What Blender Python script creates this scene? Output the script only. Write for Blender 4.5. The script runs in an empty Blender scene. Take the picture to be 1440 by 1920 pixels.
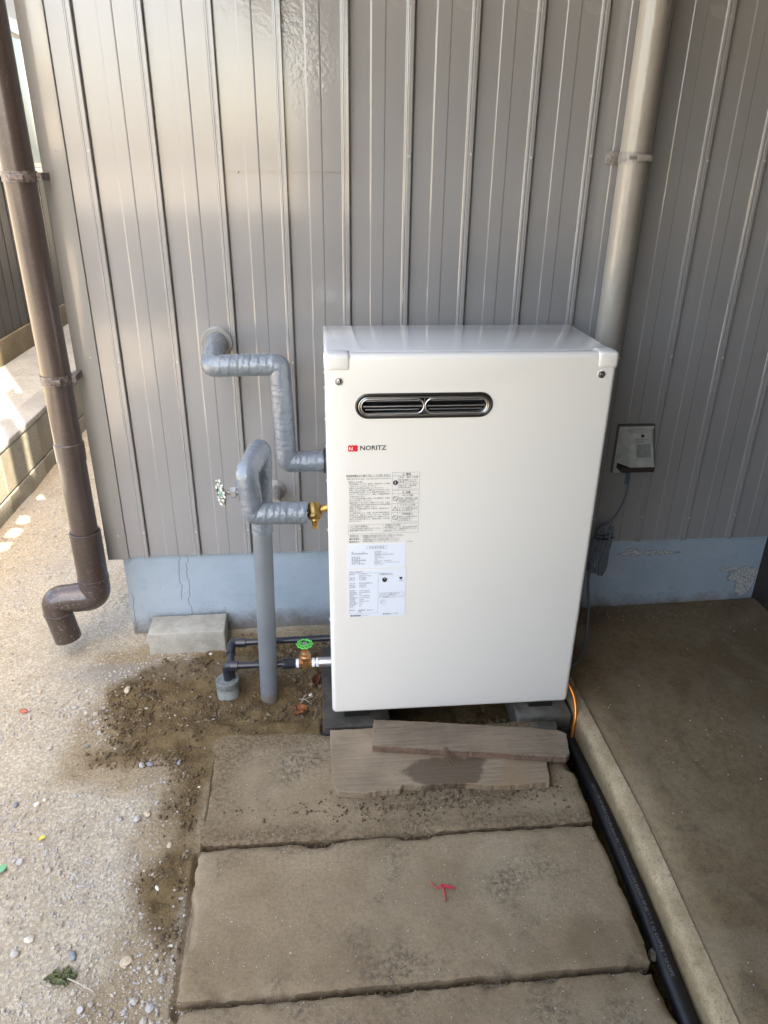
import bpy, bmesh, math, random
import numpy as np
from mathutils import Vector, Matrix
random.seed(7); rng = np.random.default_rng(11)
S = bpy.context.scene; COL = S.collection
R = math.radians

# ------------------------------------------------------------------ camera, sky, sun, exposure
cd = bpy.data.cameras.new('camera'); cam = bpy.data.objects.new('camera', cd); COL.objects.link(cam)
cam.location = (-0.03834638, -1.89051231, 1.28219481); cam.rotation_euler = (1.12918358, -0.01228464, -0.09158816)
cd.sensor_fit = 'VERTICAL'; cd.sensor_height = 24; cd.lens = 24*1371.48/1920; cd.clip_start = 0.02; cd.clip_end = 600
S.camera = cam
SUN_EL = 55.0; SH = Vector((0.468, -0.884, 0)).normalized()          # horizontal direction TOWARDS the sun
w = bpy.data.worlds.new('World'); S.world = w; w.use_nodes = True
wn = w.node_tree.nodes; wl = w.node_tree.links
bg = wn['Background']; bg.inputs[1].default_value = 0.15
sky = wn.new('ShaderNodeTexSky'); sky.sky_type = 'NISHITA'; sky.sun_disc = False
sky.sun_elevation = R(SUN_EL); sky.sun_rotation = math.atan2(SH.x, SH.y); sky.air_density = 1.0; sky.dust_density = 3.0; sky.ozone_density = 1.0
wl.new(sky.outputs[0], bg.inputs[0])
ld = bpy.data.lights.new('sun', 'SUN'); ld.energy = 4.0; ld.angle = R(0.53); ld.color = (1.0, 0.95, 0.86)
sun = bpy.data.objects.new('sun', ld); COL.objects.link(sun)
sdir = Vector((SH.x*math.cos(R(SUN_EL)), SH.y*math.cos(R(SUN_EL)), math.sin(R(SUN_EL))))
sun.rotation_euler = sdir.to_track_quat('Z', 'Y').to_euler(); sun.location = (3, -5, 7)
S.view_settings.view_transform = 'Standard'; S.view_settings.look = 'None'; S.view_settings.gamma = 1.0
S.view_settings.use_curve_mapping = False
S.view_settings.exposure = 3.08
S.view_settings.use_white_balance = True; S.view_settings.white_balance_temperature = 7750; S.view_settings.white_balance_tint = 10

# ------------------------------------------------------------------ material helpers
class NT:
    def __init__(s, name):
        s.m = bpy.data.materials.new(name); s.m.use_nodes = True; s.t = s.m.node_tree; s.n = s.t.nodes; s.b = s.n['Principled BSDF']
        s.tc = s.n.new('ShaderNodeTexCoord')
    def link(s, a, b): s.t.links.new(a, b)
    def inp(s, node, k, v):
        if v is None: return
        if hasattr(v, 'is_output'): s.link(v, node.inputs[k])
        else:
            if isinstance(v, tuple) and len(v) == 3 and node.inputs[k].type == 'RGBA': v = v + (1,)
            node.inputs[k].default_value = v
    def noise(s, scale, detail=3, rough=.55, vec=None, dist=0, out=0):
        n = s.n.new('ShaderNodeTexNoise'); n.inputs['Scale'].default_value = scale; n.inputs['Detail'].default_value = detail
        n.inputs['Roughness'].default_value = rough; n.inputs['Distortion'].default_value = dist
        s.link(vec or s.tc.outputs['Object'], n.inputs['Vector']); return n.outputs[out]
    def vor(s, scale, feature='F1', vec=None, out='Distance', rnd=1):
        n = s.n.new('ShaderNodeTexVoronoi'); n.feature = feature; n.inputs['Scale'].default_value = scale; n.inputs['Randomness'].default_value = rnd
        s.link(vec or s.tc.outputs['Object'], n.inputs['Vector']); return n.outputs[out]
    def mapping(s, scale=(1,1,1), loc=(0,0,0), rot=(0,0,0), src=None):
        n = s.n.new('ShaderNodeMapping'); n.inputs['Scale'].default_value = scale; n.inputs['Location'].default_value = loc; n.inputs['Rotation'].default_value = rot
        s.link(src or s.tc.outputs['Object'], n.inputs['Vector']); return n.outputs[0]
    def ramp(s, v, a, b, ca=0.0, cb=1.0):
        n = s.n.new('ShaderNodeMapRange'); n.inputs['From Min'].default_value = a; n.inputs['From Max'].default_value = b
        n.inputs['To Min'].default_value = ca; n.inputs['To Max'].default_value = cb; n.interpolation_type = 'SMOOTHSTEP'
        s.link(v, n.inputs['Value']); return n.outputs[0]
    def math(s, op, a, b=None, c=None):
        n = s.n.new('ShaderNodeMath'); n.operation = op
        for i, v in enumerate((a, b, c)):
            if v is not None: s.inp(n, i, v)
        return n.outputs[0]
    def mix(s, f, a, b, typ='MIX'):
        n = s.n.new('ShaderNodeMixRGB'); n.blend_type = typ
        s.inp(n, 0, f); s.inp(n, 1, a); s.inp(n, 2, b); return n.outputs[0]
    def sep(s, v=None):
        n = s.n.new('ShaderNodeSeparateXYZ'); s.link(v or s.tc.outputs['Object'], n.inputs[0]); return n.outputs
    def bump(s, h, dist, strength=1.0, prev=None):
        n = s.n.new('ShaderNodeBump'); n.inputs['Distance'].default_value = dist; s.inp(n, 'Strength', strength); s.link(h, n.inputs['Height'])
        if prev is not None: s.link(prev, n.inputs['Normal'])
        s.link(n.outputs[0], s.b.inputs['Normal']); s.link(n.outputs[0], s.b.inputs['Coat Normal']); return n.outputs[0]
    def attr(s, name):
        n = s.n.new('ShaderNodeAttribute'); n.attribute_name = name; return n.outputs['Fac']
    def rand(s):
        n = s.n.new('ShaderNodeObjectInfo'); return n.outputs['Random']
    def set(s, **k):
        nm = dict(color='Base Color', rough='Roughness', metal='Metallic', spec='Specular IOR Level', coat='Coat Weight', coatr='Coat Roughness', alpha='Alpha', trans='Transmission Weight', sheen='Sheen Weight')
        for kk, v in k.items(): s.inp(s.b, nm[kk], v)
        return s

def simple(name, color, rough=.5, metal=0, nscale=0, nstr=.0, var=.0, vscale=20, coat=0, coatr=.1):
    m = NT(name); m.set(color=color, rough=rough, metal=metal, coat=coat, coatr=coatr)
    if var:
        n = m.noise(vscale, 4); d = tuple(c*(1-var) for c in color); l = tuple(min(1, c*(1+var)) for c in color)
        m.set(color=m.mix(m.ramp(n, .3, .7), d, l))
    if nscale: m.bump(m.noise(nscale, 3), nstr)
    return m.m

# ------------------------------------------------------------------ object helpers
def origin(o):
    v = Vector((0,0,0))
    while o is not None: v = v + o.location; o = o.parent
    return v
def link(name, me, mat=None, parent=None, loc=None):
    o = bpy.data.objects.new(name, me); COL.objects.link(o)
    if mat is not None and len(me.materials) == 0: me.materials.append(mat)
    if parent is not None: o.parent = parent
    if loc is not None: o.location = Vector(loc) - (origin(parent) if parent is not None else Vector((0,0,0)))
    return o
def tag(o, label=None, cat=None, group=None, kind=None):
    for k, v in (('label', label), ('category', cat), ('group', group), ('kind', kind)):
        if v: o[k] = v
    return o
def thing(name, loc, label, cat, group=None):
    o = bpy.data.objects.new(name, None); COL.objects.link(o); o.location = loc; o.empty_display_size = .05
    return tag(o, label, cat, group)
def mesh(name, V, F, mat, parent=None, smooth=False, keep=None):
    """vertices in world space; shifted to the parent's origin"""
    off = origin(parent) if parent is not None else Vector((0,0,0))
    me = bpy.data.meshes.new(name); V = np.asarray(V, float) - np.array(off)
    me.from_pydata(V.tolist(), [], F); me.update()
    if smooth: me.polygons.foreach_set('use_smooth', [True]*len(me.polygons))
    return link(name, me, mat, parent)
def from_bm(name, bm, mat, parent=None, smooth=False, angle=None):
    off = origin(parent) if parent is not None else Vector((0,0,0))
    bmesh.ops.translate(bm, verts=bm.verts, vec=-off)
    me = bpy.data.meshes.new(name); bm.to_mesh(me); bm.free()
    if smooth: me.polygons.foreach_set('use_smooth', [True]*len(me.polygons))
    if angle: me.set_sharp_from_angle(angle=R(angle))
    return link(name, me, mat, parent)
def bx(x0, x1, y0, y1, z0, z1, bev=0, seg=2, bm=None, rot=None):
    b = bmesh.new(); bmesh.ops.create_cube(b, size=1)
    bmesh.ops.scale(b, verts=b.verts, vec=(x1-x0, y1-y0, z1-z0))
    if bev: bmesh.ops.bevel(b, geom=list(b.edges), offset=bev, segments=seg, profile=.5, affect='EDGES')
    M = Matrix.Translation(((x0+x1)/2, (y0+y1)/2, (z0+z1)/2))
    if rot is not None: M = M @ rot
    bmesh.ops.transform(b, matrix=M, verts=b.verts)
    if bm is None: return b
    me = bpy.data.meshes.new('t'); b.to_mesh(me); b.free(); bm.from_mesh(me); bpy.data.meshes.remove(me); return bm
def box(name, x0, x1, y0, y1, z0, z1, mat, parent=None, bev=0, seg=2, smooth=True, rot=None):
    return from_bm(name, bx(x0,x1,y0,y1,z0,z1,bev,seg,rot=rot), mat, parent, smooth=smooth and bev > 0, angle=50 if bev else None)
def fillet(P, r, n=8):
    P = [Vector(p) for p in P]; out = [P[0]]
    for i in range(1, len(P)-1):
        a = (P[i-1]-P[i]); b = (P[i+1]-P[i]); ra = min(r, a.length*.49, b.length*.49)
        p0 = P[i]+a.normalized()*ra; p2 = P[i]+b.normalized()*ra
        for k in range(n+1):
            t = k/n; out.append((1-t)**2*p0+2*t*(1-t)*P[i]+t*t*p2)
    out.append(P[-1]); return out
def resample(P, step):
    P = [Vector(p) for p in P]; d = [0]
    for i in range(1, len(P)): d.append(d[-1]+(P[i]-P[i-1]).length)
    n = max(2, int(d[-1]/step)+1); out = []; j = 0
    for k in range(n):
        s = d[-1]*k/(n-1)
        while j < len(P)-2 and d[j+1] < s: j += 1
        L = max(1e-9, d[j+1]-d[j]); out.append(P[j].lerp(P[j+1], (s-d[j])/L))
    return out
def tube(P, r, seg=16, cap=True, rf=None):
    """r radius; rf(i,n,s,ang)-> factor"""
    P = [Vector(p) for p in P]; n = len(P); V = []; F = []
    t = (P[1]-P[0]).normalized(); up = Vector((0,0,1)) if abs(t.z) < .9 else Vector((0,1,0))
    u = t.cross(up).normalized(); s = 0
    for i in range(n):
        tt = ((P[min(i+1,n-1)]-P[max(i-1,0)])).normalized()
        u = (u - tt*u.dot(tt)).normalized(); v = tt.cross(u)
        if i: s += (P[i]-P[i-1]).length
        for k in range(seg):
            a = 2*math.pi*k/seg; rr = r*(rf(i, n, s, a) if rf else 1)
            V.append(P[i]+(u*math.cos(a)+v*math.sin(a))*rr)
    for i in range(n-1):
        for k in range(seg):
            k2 = (k+1) % seg; F.append((i*seg+k, i*seg+k2, (i+1)*seg+k2, (i+1)*seg+k))
    if cap: F.append(tuple(range(seg))[::-1]); F.append(tuple((n-1)*seg+k for k in range(seg)))
    return V, F
def pipe(name, P, r, mat, parent=None, seg=20, cap=True, rf=None, angle=40):
    V, F = tube(P, r, seg, cap, rf); o = mesh(name, V, F, mat, parent, smooth=True)
    o.data.set_sharp_from_angle(angle=R(angle)); return o
def lathe(name, prof, mat, parent=None, loc=(0,0,0), rot=None, seg=32, angle=35):
    """prof list of (r,h); axis z"""
    V = []; F = []; n = len(prof)
    for r_, h in prof:
        for k in range(seg):
            a = 2*math.pi*k/seg; V.append(Vector((r_*math.cos(a), r_*math.sin(a), h)))
    for i in range(n-1):
        for k in range(seg):
            k2 = (k+1) % seg; F.append((i*seg+k, i*seg+k2, (i+1)*seg+k2, (i+1)*seg+k))
    if prof[0][0] > 1e-5 and prof[0] != prof[-1]: F.append(tuple(range(seg))[::-1])
    if prof[-1][0] > 1e-5 and prof[0] != prof[-1]: F.append(tuple((n-1)*seg+k for k in range(seg)))
    M = Matrix.Translation(loc) @ (rot if rot is not None else Matrix.Identity(4))
    V = [M @ v for v in V]
    o = mesh(name, V, F, mat, parent, smooth=True); o.data.set_sharp_from_angle(angle=R(angle)); return o
AX = {'x': Matrix.Rotation(R(90), 4, 'Y'), '-x': Matrix.Rotation(R(-90), 4, 'Y'), '-y': Matrix.Rotation(R(90), 4, 'X'), 'z': Matrix.Identity(4)}
# vectorised value noise
def vnoise(x, y, f, seed=0):
    r = np.random.default_rng(seed).random((256, 256)); x = x*f+1000.37; y = y*f+1000.71
    xi = np.floor(x).astype(int); yi = np.floor(y).astype(int); fx = x-xi; fy = y-yi; fx = fx*fx*(3-2*fx); fy = fy*fy*(3-2*fy)
    g = lambda a, b: r[a % 256, b % 256]
    return (g(xi,yi)*(1-fx)+g(xi+1,yi)*fx)*(1-fy)+(g(xi,yi+1)*(1-fx)+g(xi+1,yi+1)*fx)*fy
def fbm(x, y, f, o=4, seed=0):
    s = 0; a = .5; t = 0
    for i in range(o): s = s+a*vnoise(x, y, f, seed+i); t += a; a *= .5; f *= 2.03
    return s/t
def inpoly(x, y, P):
    """signed distance (negative inside) to polygon"""
    d = np.full(x.shape, 1e9); ins = np.zeros(x.shape, bool); n = len(P)
    for i in range(n):
        ax, ay = P[i]; bx_, by = P[(i+1) % n]; ex, ey = bx_-ax, by-ay
        t = np.clip(((x-ax)*ex+(y-ay)*ey)/(ex*ex+ey*ey), 0, 1); d = np.minimum(d, np.hypot(x-ax-t*ex, y-ay-t*ey))
        c = ((ay > y) != (by > y)) & (x < (bx_-ax)*(y-ay)/(by-ay+1e-12)+ax); ins ^= c
    return np.where(ins, -d, d)
def sstep(a, b, v): t = np.clip((v-a)/(b-a), 0, 1); return t*t*(3-2*t)

# ------------------------------------------------------------------ materials
def siding_mat(name, col, dirt=.12, rough=.2):
    m = NT(name); big = m.noise(2.2, 3); col2 = tuple(c*(1-dirt) for c in col)
    st = m.noise(1.0, 4, vec=m.mapping((30, 30, 1.2)))
    c = m.mix(m.ramp(big, .35, .7), col, col2); c = m.mix(m.ramp(st, .5, .85, 0, .12), c, tuple(k*.8 for k in col))
    spk = m.vor(55); sel = m.noise(9, 2)
    spm = m.math('MULTIPLY', m.ramp(spk, .03, .06, 1, 0), m.ramp(sel, .6, .66))
    c = m.mix(spm, c, (.05,.04,.035))
    m.set(color=c, rough=m.ramp(m.noise(6, 3), .3, .75, rough*.9, rough*1.4), spec=.5, coat=.9, coatr=.09)
    peel = m.noise(120, 2, .5); msk = m.ramp(m.noise(2.3, 3), .46, .68, .06, .8)
    b = m.bump(peel, .0011, m.math('MULTIPLY', msk, .6))
    m.bump(m.noise(1.6, 2, vec=m.mapping((3, 1, .5))), .006, .35, prev=b)
    return m.m
M_SID = siding_mat('taupe_siding', (.29,.28,.275))
M_TRIM = siding_mat('taupe_trim', (.33,.32,.30), .06)
M_NAIL = simple('painted_nail', (.42,.40,.37), .35)
def concrete(name, c1, c2, spot=None, bumpd=.004, scale=12, rough=.85):
    m = NT(name); a = m.noise(scale, 5, .6); b = m.noise(scale*18, 3, .7); c = m.mix(m.ramp(a, .3, .7), c1, c2)
    c = m.mix(m.ramp(b, .35, .75, 0, .5), c, tuple(k*.55 for k in c1))
    if spot: c = m.mix(m.ramp(m.noise(scale*.35, 4, .6), .52, .68, 0, .8), c, spot)
    pit = m.vor(scale*14); c = m.mix(m.ramp(pit, .05, .14, .55, 0), c, tuple(k*.4 for k in c1))
    m.set(color=c, rough=rough, spec=.3); p = m.bump(b, bumpd*.35, .8); m.bump(a, bumpd, .8, prev=p); return m
M_BLOCK = concrete('pale_block', (.34,.32,.27), (.46,.44,.38), bumpd=.003, scale=25).m
M_RET = concrete('neighbour_block', (.26,.245,.20), (.36,.34,.29), spot=(.2,.18,.14), scale=5).m
M_PATH = concrete('neighbour_path', (.30,.29,.27), (.40,.385,.35), spot=(.24,.23,.21), scale=4).m
m = concrete('kerb_concrete', (.34,.25,.145), (.52,.40,.25), spot=(.20,.145,.085), scale=13, bumpd=.007); X, Y, Z = m.sep()
cur = m.b.inputs['Base Color'].links[0].from_socket
c = m.mix(m.ramp(m.math('ADD', Z, m.math('MULTIPLY', m.noise(28, 5, .75), .05)), .012, .050, .75, 0), cur, (.17,.115,.058))
c = m.mix(m.ramp(m.noise(75, 5, .8), .5, .68, 0, .5), c, (.13,.09,.045)); m.set(color=c); M_KERB = m.m
M_PADW = concrete('wet_pad_concrete', (.045,.040,.032), (.095,.086,.07), spot=(.025,.022,.018), scale=20, rough=.6).m
M_PAD = concrete('pad_concrete', (.10,.09,.072), (.19,.172,.14), spot=(.05,.043,.033), scale=20).m
# slab in the covered yard: worn, dirty, pale specks
m = concrete('yard_slab', (.18,.122,.064), (.245,.175,.098), spot=(.14,.096,.05), scale=3.2, bumpd=.003, rough=.75)
cur = m.b.inputs['Base Color'].links[0].from_socket
c = m.mix(m.ramp(m.noise(2.1, 5, .65, dist=1.2), .5, .72, 0, .6), cur, (.27,.215,.145))
c = m.mix(m.ramp(m.noise(6.5, 5, .7, dist=2.0), .56, .72, 0, .45), c, (.07,.05,.033))
c = m.mix(m.math('MULTIPLY', m.ramp(m.vor(38), .03, .05, 1, 0), m.ramp(m.noise(5, 2), .56, .62)), c, (.5,.48,.44))
c = m.mix(m.ramp(m.noise(260, 3, .8), .45, .7, 0, .5), c, (.055,.04,.022)); c = m.mix(m.ramp(m.noise(150, 3, .8), .58, .75, 0, .4), c, (.30,.235,.15))
X, Y, Z = m.sep(); c = m.mix(m.ramp(m.math('ADD', X, m.math('MULTIPLY', m.noise(20, 4), .03)), .636, .652, .7, 0), c, (.36,.27,.155)); m.set(color=c); M_SLAB = m.m
# foundation: old pale blue paint, cracks, pin holes, flaking efflorescence, dirt at the foot
m = NT('blue_painted_foundation'); X, Y, Z = m.sep()
c = m.mix(m.ramp(m.noise(4, 4), .3, .7), (.30,.37,.43), (.36,.43,.49))
c = m.mix(m.ramp(m.noise(22, 4), .55, .75, 0, .35), c, (.25,.31,.37))
pin = m.math('MULTIPLY', m.ramp(m.vor(70), .05, .09, 1, 0), m.ramp(m.noise(11, 2), .5, .56)); c = m.mix(pin, c, (.07,.07,.07))
hz = None
for (x0, amp, za, zb, sd) in ((-.428, .022, -.1, .27, 0), (-.596, .012, -.1, .15, 5), (-.45, .02, .1, .27, 9), (-.21, .004, -.1, .3, 3)):
    nz = m.noise(14, 5, .7, vec=m.mapping((0, 0, 1), (0, sd, 0)))
    d = m.math('ABSOLUTE', m.math('SUBTRACT', m.math('SUBTRACT', X, x0), m.math('MULTIPLY', m.math('SUBTRACT', nz, .5), amp*3)))
    k = m.math('MULTIPLY', m.ramp(d, .0006, .0016, 1, 0), m.math('MULTIPLY', m.ramp(Z, za, za+.02), m.ramp(Z, zb-.03, zb, 1, 0)))
    hz = k if hz is None else m.math('MAXIMUM', hz, k)
c = m.mix(m.math('MULTIPLY', hz, .8), c, (.1,.1,.1))
foot = m.ramp(m.math('ADD', Z, m.math('MULTIPLY', m.noise(22, 6, .8), -.14)), -.075, .015, 1, 0)
c = m.mix(m.math('MULTIPLY', foot, .85), c, (.13,.11,.085))
def blob(cx, cz, rx, rz, amt=.9):
    ex = m.math('DIVIDE', m.math('SUBTRACT', X, cx), rx); ez = m.math('DIVIDE', m.math('SUBTRACT', Z, cz), rz)
    r2 = m.math('ADD', m.math('MULTIPLY', ex, ex), m.math('MULTIPLY', ez, ez))
    r2 = m.math('ADD', r2, m.math('MULTIPLY', m.math('SUBTRACT', m.noise(38, 6, .85), .5), 3.4)); return m.ramp(r2, .85, 1.05, amt, 0)
fl = m.math('MAXIMUM', m.math('MAXIMUM', blob(.97, .213, .10, .008), blob(.915, .225, .02, .008)), m.math('MAXIMUM', blob(1.30, .12, .06, .03), m.math('MAXIMUM', blob(1.25, .145, .035, .01), blob(1.31,.08,.03,.03))))
flc = m.mix(m.ramp(m.noise(190, 4, .8), .42, .62), (.58,.58,.56), (.20,.18,.15)); c = m.mix(fl, c, flc)
m.set(color=c, rough=.6); b = m.bump(fl, .004, .8); b = m.bump(hz, .002, -1.0, prev=b); b = m.bump(pin, .002, -.8, prev=b); b = m.bump(m.noise(9, 4, .6, vec=m.mapping((1,1,2.2))), .006, .6, prev=b); m.bump(m.noise(38, 4, .6), .0026, .8, prev=b)
M_FND = m.m
# ground: pale gravelly dirt with a wet brown patch (mask stored per vertex)
m = NT('gravel_ground'); wet = m.attr('wet'); strip = m.attr('strip')
a = m.noise(5, 5, .6); f = m.noise(160, 4, .75); vc = m.vor(130, out='Color'); vd = m.vor(130)
vb = m.n.new('ShaderNodeRGBToBW'); m.link(vc, vb.inputs[0])
c = m.mix(m.ramp(a, .3, .72), (.44,.375,.27), (.52,.455,.345))
c = m.mix(m.ramp(f, .42, .70, 0, .6), c, (.31,.26,.185))
c = m.mix(m.ramp(m.noise(1.7, 4, .6), .5, .66, 0, .5), c, (.42,.41,.39))
c = m.mix(m.ramp(vb.outputs[0], .3, .8, 0, .35), c, (.55,.51,.44))
c = m.mix(m.ramp(vd, .32, .6, 0, .4), c, (.2,.165,.115))
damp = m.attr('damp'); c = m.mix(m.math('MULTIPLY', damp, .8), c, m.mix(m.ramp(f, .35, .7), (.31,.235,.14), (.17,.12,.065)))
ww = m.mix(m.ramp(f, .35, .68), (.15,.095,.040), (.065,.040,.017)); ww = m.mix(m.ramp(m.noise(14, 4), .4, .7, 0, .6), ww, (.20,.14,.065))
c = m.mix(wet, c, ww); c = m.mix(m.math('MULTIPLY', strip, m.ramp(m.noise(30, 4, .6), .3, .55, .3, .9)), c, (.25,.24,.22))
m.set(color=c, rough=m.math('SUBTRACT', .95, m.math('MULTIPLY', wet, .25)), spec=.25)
b = m.bump(f, .004, .9); m.bump(vd, .003, -.7, prev=b); M_GROUND = m.m
def rockmat(name, cols, wetv=0):
    m = NT(name); n = m.vor(70 if wetv else 90, out='Color'); bw = m.n.new('ShaderNodeRGBToBW'); m.link(n, bw.inputs[0])
    cr = m.n.new('ShaderNodeValToRGB'); cr.color_ramp.interpolation = 'LINEAR'
    e = cr.color_ramp.elements; e[0].position = .2; e[0].color = cols[0]+(1,); e[1].position = .8; e[1].color = cols[-1]+(1,)
    for i, cc in enumerate(cols[1:-1]): q = e.new(.2+.6*(i+1)/(len(cols)-1)); q.color = cc+(1,)
    m.link(bw.outputs[0], cr.inputs[0]); m.set(color=m.mix(m.ramp(m.noise(400, 3), .4, .7, 0, .4), cr.outputs[0], tuple(k*.5 for k in cols[0])), rough=.9-.2*wetv, spec=.3)
    return m.m
M_GRAV = rockmat('gravel_stones', [(.30,.27,.23), (.46,.41,.33), (.36,.34,.32), (.55,.49,.39), (.42,.405,.39)])
M_CLOD = rockmat('soil_clod', [(.065,.042,.022), (.15,.105,.055), (.09,.062,.033), (.24,.18,.11)], 1)
# paving slabs
def paver_mat(name, seed, dirtx=None):
    m = concrete(name, (.245,.178,.105), (.33,.248,.155), spot=(.175,.122,.068), scale=7, bumpd=.003, rough=.88)
    cur = m.b.inputs['Base Color'].links[0].from_socket; V = m.mapping((1,1,1), (seed*3.1, seed*1.7, 0))
    c = m.mix(m.ramp(m.noise(3, 5, .65, vec=V), .48, .7, 0, .5), cur, (.33,.27,.18))
    c = m.mix(m.math('MULTIPLY', m.ramp(m.noise(5.5, 5, .65, vec=V), .47, .66, 0, .8), m.ramp(m.noise(90, 5, .8), .44, .58)), c, (.075,.06,.043))
    c = m.mix(m.ramp(m.noise(2.2, 4, .6, vec=V), .35, .6, .35, 0), c, (.155,.105,.06))
    d = m.attr('dirt'); c = m.mix(d, c, m.mix(m.ramp(m.noise(120, 3, .7), .35, .65), (.21,.15,.085), (.085,.058,.033)))
    c = m.mix(m.math('MULTIPLY', m.ramp(m.vor(60), .03, .05, 1, 0), m.ramp(m.noise(9, 2), .54, .6)), c, (.5,.46,.4))
    c = m.mix(m.ramp(m.noise(420, 2, .8), .5, .75, 0, .45), c, (.36,.30,.21)); c = m.mix(m.ramp(m.vor(210), .08, .2, .6, 0), c, (.06,.045,.03)); m.set(color=c); return m.m
# timber
def wood_mat(name, base, dark, stain=None, seed=0, warm=None, ang=0):
    m = NT(name); V = m.mapping((1.4, 26, 26), (seed, seed*2, 0), (0, 0, ang)); g = m.noise(6, 6, .65, vec=V, dist=.6); g2 = m.noise(26, 4, .7, vec=V)
    c = m.mix(m.ramp(g, .3, .7), base, dark); c = m.mix(m.ramp(m.noise(12, 5, .65), .35, .7, 0, .45), c, tuple(k*.7 for k in dark)); c = m.mix(m.ramp(g2, .55, .75, 0, .6), c, tuple(k*.35 for k in dark))
    c = m.mix(m.ramp(m.noise(7, 4, .6), .45, .75, 0, .5), c, tuple(k*1.35 for k in base))
    if warm: c = m.mix(m.ramp(m.noise(9, 3), .5, .68, 0, .7), c, warm)
    rough = .85
    if stain:
        X, Y, Z = m.sep(); ex = m.math('DIVIDE', m.math('SUBTRACT', X, stain[0]), stain[2]); ey = m.math('DIVIDE', m.math('SUBTRACT', Y, stain[1]), stain[3])
        r2 = m.math('ADD', m.math('POWER', m.math('ABSOLUTE', ex), 3), m.math('POWER', m.math('ABSOLUTE', ey), 3)); r2 = m.math('ADD', r2, m.math('MULTIPLY', m.math('SUBTRACT', m.noise(22, 5, .6), .5), 2.6))
        st = m.ramp(r2, .65, 1.05, 1, 0); c = m.mix(m.math('MULTIPLY', st, .72), c, (.07,.047,.03)); rough = m.ramp(st, 0, 1, .85, .5)
    m.set(color=c, rough=rough, spec=.3); b = m.bump(g2, .002, .8); m.bump(g, .003, .6, prev=b); return m.m
M_WOODA = wood_mat('weathered_board_wide', (.33,.25,.165), (.235,.175,.115), stain=(.235, -.634, .098, .046), warm=(.27,.18,.10), ang=-.06)
M_WOODB = wood_mat('weathered_board_narrow', (.27,.205,.14), (.185,.14,.095), seed=4, ang=-.17)
M_WOODE = wood_mat('weathered_board_edge', (.22,.13,.085), (.13,.085,.06), seed=8)
# heater
m = NT('ivory_enamel'); X, Y, Z = m.sep()
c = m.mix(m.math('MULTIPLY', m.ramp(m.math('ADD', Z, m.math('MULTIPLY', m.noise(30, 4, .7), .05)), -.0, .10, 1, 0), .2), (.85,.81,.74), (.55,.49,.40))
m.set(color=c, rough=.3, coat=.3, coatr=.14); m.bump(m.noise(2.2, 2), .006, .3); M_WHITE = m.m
M_TOP = simple('ivory_enamel_greyed', (.72,.705,.68), .16, coat=.5, coatr=.06)  # enamel greyed so the wall's dark reflection is in the colour
M_CAP = simple('white_plastic', (.80,.775,.72), .35)
M_STEEL = simple('stainless_steel', (.42,.41,.39), .3, 1.0)
M_BAR = simple('polished_vent_bar', (.75,.73,.70), .35, 1.0)
M_DSTEEL = simple('dark_heated_steel', (.10,.095,.09), .3, .9)
M_SCREW = simple('zinc_screw', (.6,.6,.6), .3, 1.0)
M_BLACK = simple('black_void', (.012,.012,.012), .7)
M_STICK = simple('white_sticker', (.84,.87,.93), .35)
M_INK = simple('black_ink', (.03,.03,.03), .6)
M_INKG = simple('grey_ink', (.10,.10,.10), .6)
M_RED = simple('logo_red', (.72,.02,.03), .4)
M_LOGOW = simple('logo_white', (.85,.83,.8), .4)
# pvc tape lagging
m = NT('grey_pvc_tape'); wv = m.noise(60, 4, .65, vec=m.mapping((1,1,1))); st = m.noise(9, 3)
c = m.mix(m.ramp(st, .3, .7), (.14,.165,.195), (.18,.21,.24)); c = m.mix(m.ramp(m.noise(45, 4), .55, .8, 0, .35), c, (.30,.31,.31))
m.set(color=c, rough=m.ramp(m.noise(20, 2), .3, .7, .16, .26), coat=1.0, coatr=.05)
b = m.bump(m.vor(42, 'DISTANCE_TO_EDGE', vec=m.mapping((1, 1, 1.0), (0,0,0), (.4,.3,.2))), .005, .28); b = m.bump(wv, .0045, .5, prev=b); m.bump(m.noise(140, 3), .0012, .6, prev=b); M_TAPE = m.m
m = NT('plain_grey_tape'); X, Y, Z = m.sep()
c = m.mix(m.ramp(m.noise(7, 3), .3, .7), (.145,.16,.175), (.185,.20,.21)); c = m.mix(m.ramp(m.math('ADD', Z, m.math('MULTIPLY', m.noise(60, 4), -.05)), -.02, .0, .8, 0), c, (.16,.13,.09))
m.set(color=c, rough=.42); m.bump(m.noise(30, 3), .003, .4); M_TAPE2 = m.m
M_PVCB = simple('navy_black_pvc', (.018,.022,.032), .28, coat=.2)
M_HOSE = simple('black_hose', (.007,.007,.008), .5, var=.2)
M_HOSEP = simple('hose_print', (.16,.16,.16), .6)
M_BRASS = simple('brass', (.50,.30,.09), .3, 1.0, nscale=200, nstr=.0006, var=.25, vscale=90)
M_BRASSD = simple('tarnished_brass', (.26,.17,.06), .42, 1.0, nscale=200, nstr=.0006, var=.35, vscale=80)
M_BRONZE = simple('cast_bronze', (.52,.26,.12), .38, .9, nscale=350, nstr=.0006, var=.2, vscale=80)
M_PTFE = simple('white_thread_tape', (.86,.87,.88), .55, nscale=300, nstr=.001)
M_GREEN = simple('green_handwheel', (.06,.52,.075), .35, coat=.3)
M_SSP = simple('satin_steel', (.5,.5,.5), .4, .9)
m = NT('flaked_white_paint'); c = m.mix(m.ramp(m.noise(160, 4, .7), .45, .55), (.66,.66,.60), (.10,.085,.06)); c = m.mix(m.ramp(m.noise(90, 3), .62, .68), c, (.18,.33,.27)); m.set(color=c, rough=.7); m.bump(m.noise(200, 3), .001); M_FLAKE = m.m
M_VERD = simple('verdigris', (.16,.38,.31), .7, var=.3, vscale=200)
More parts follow.
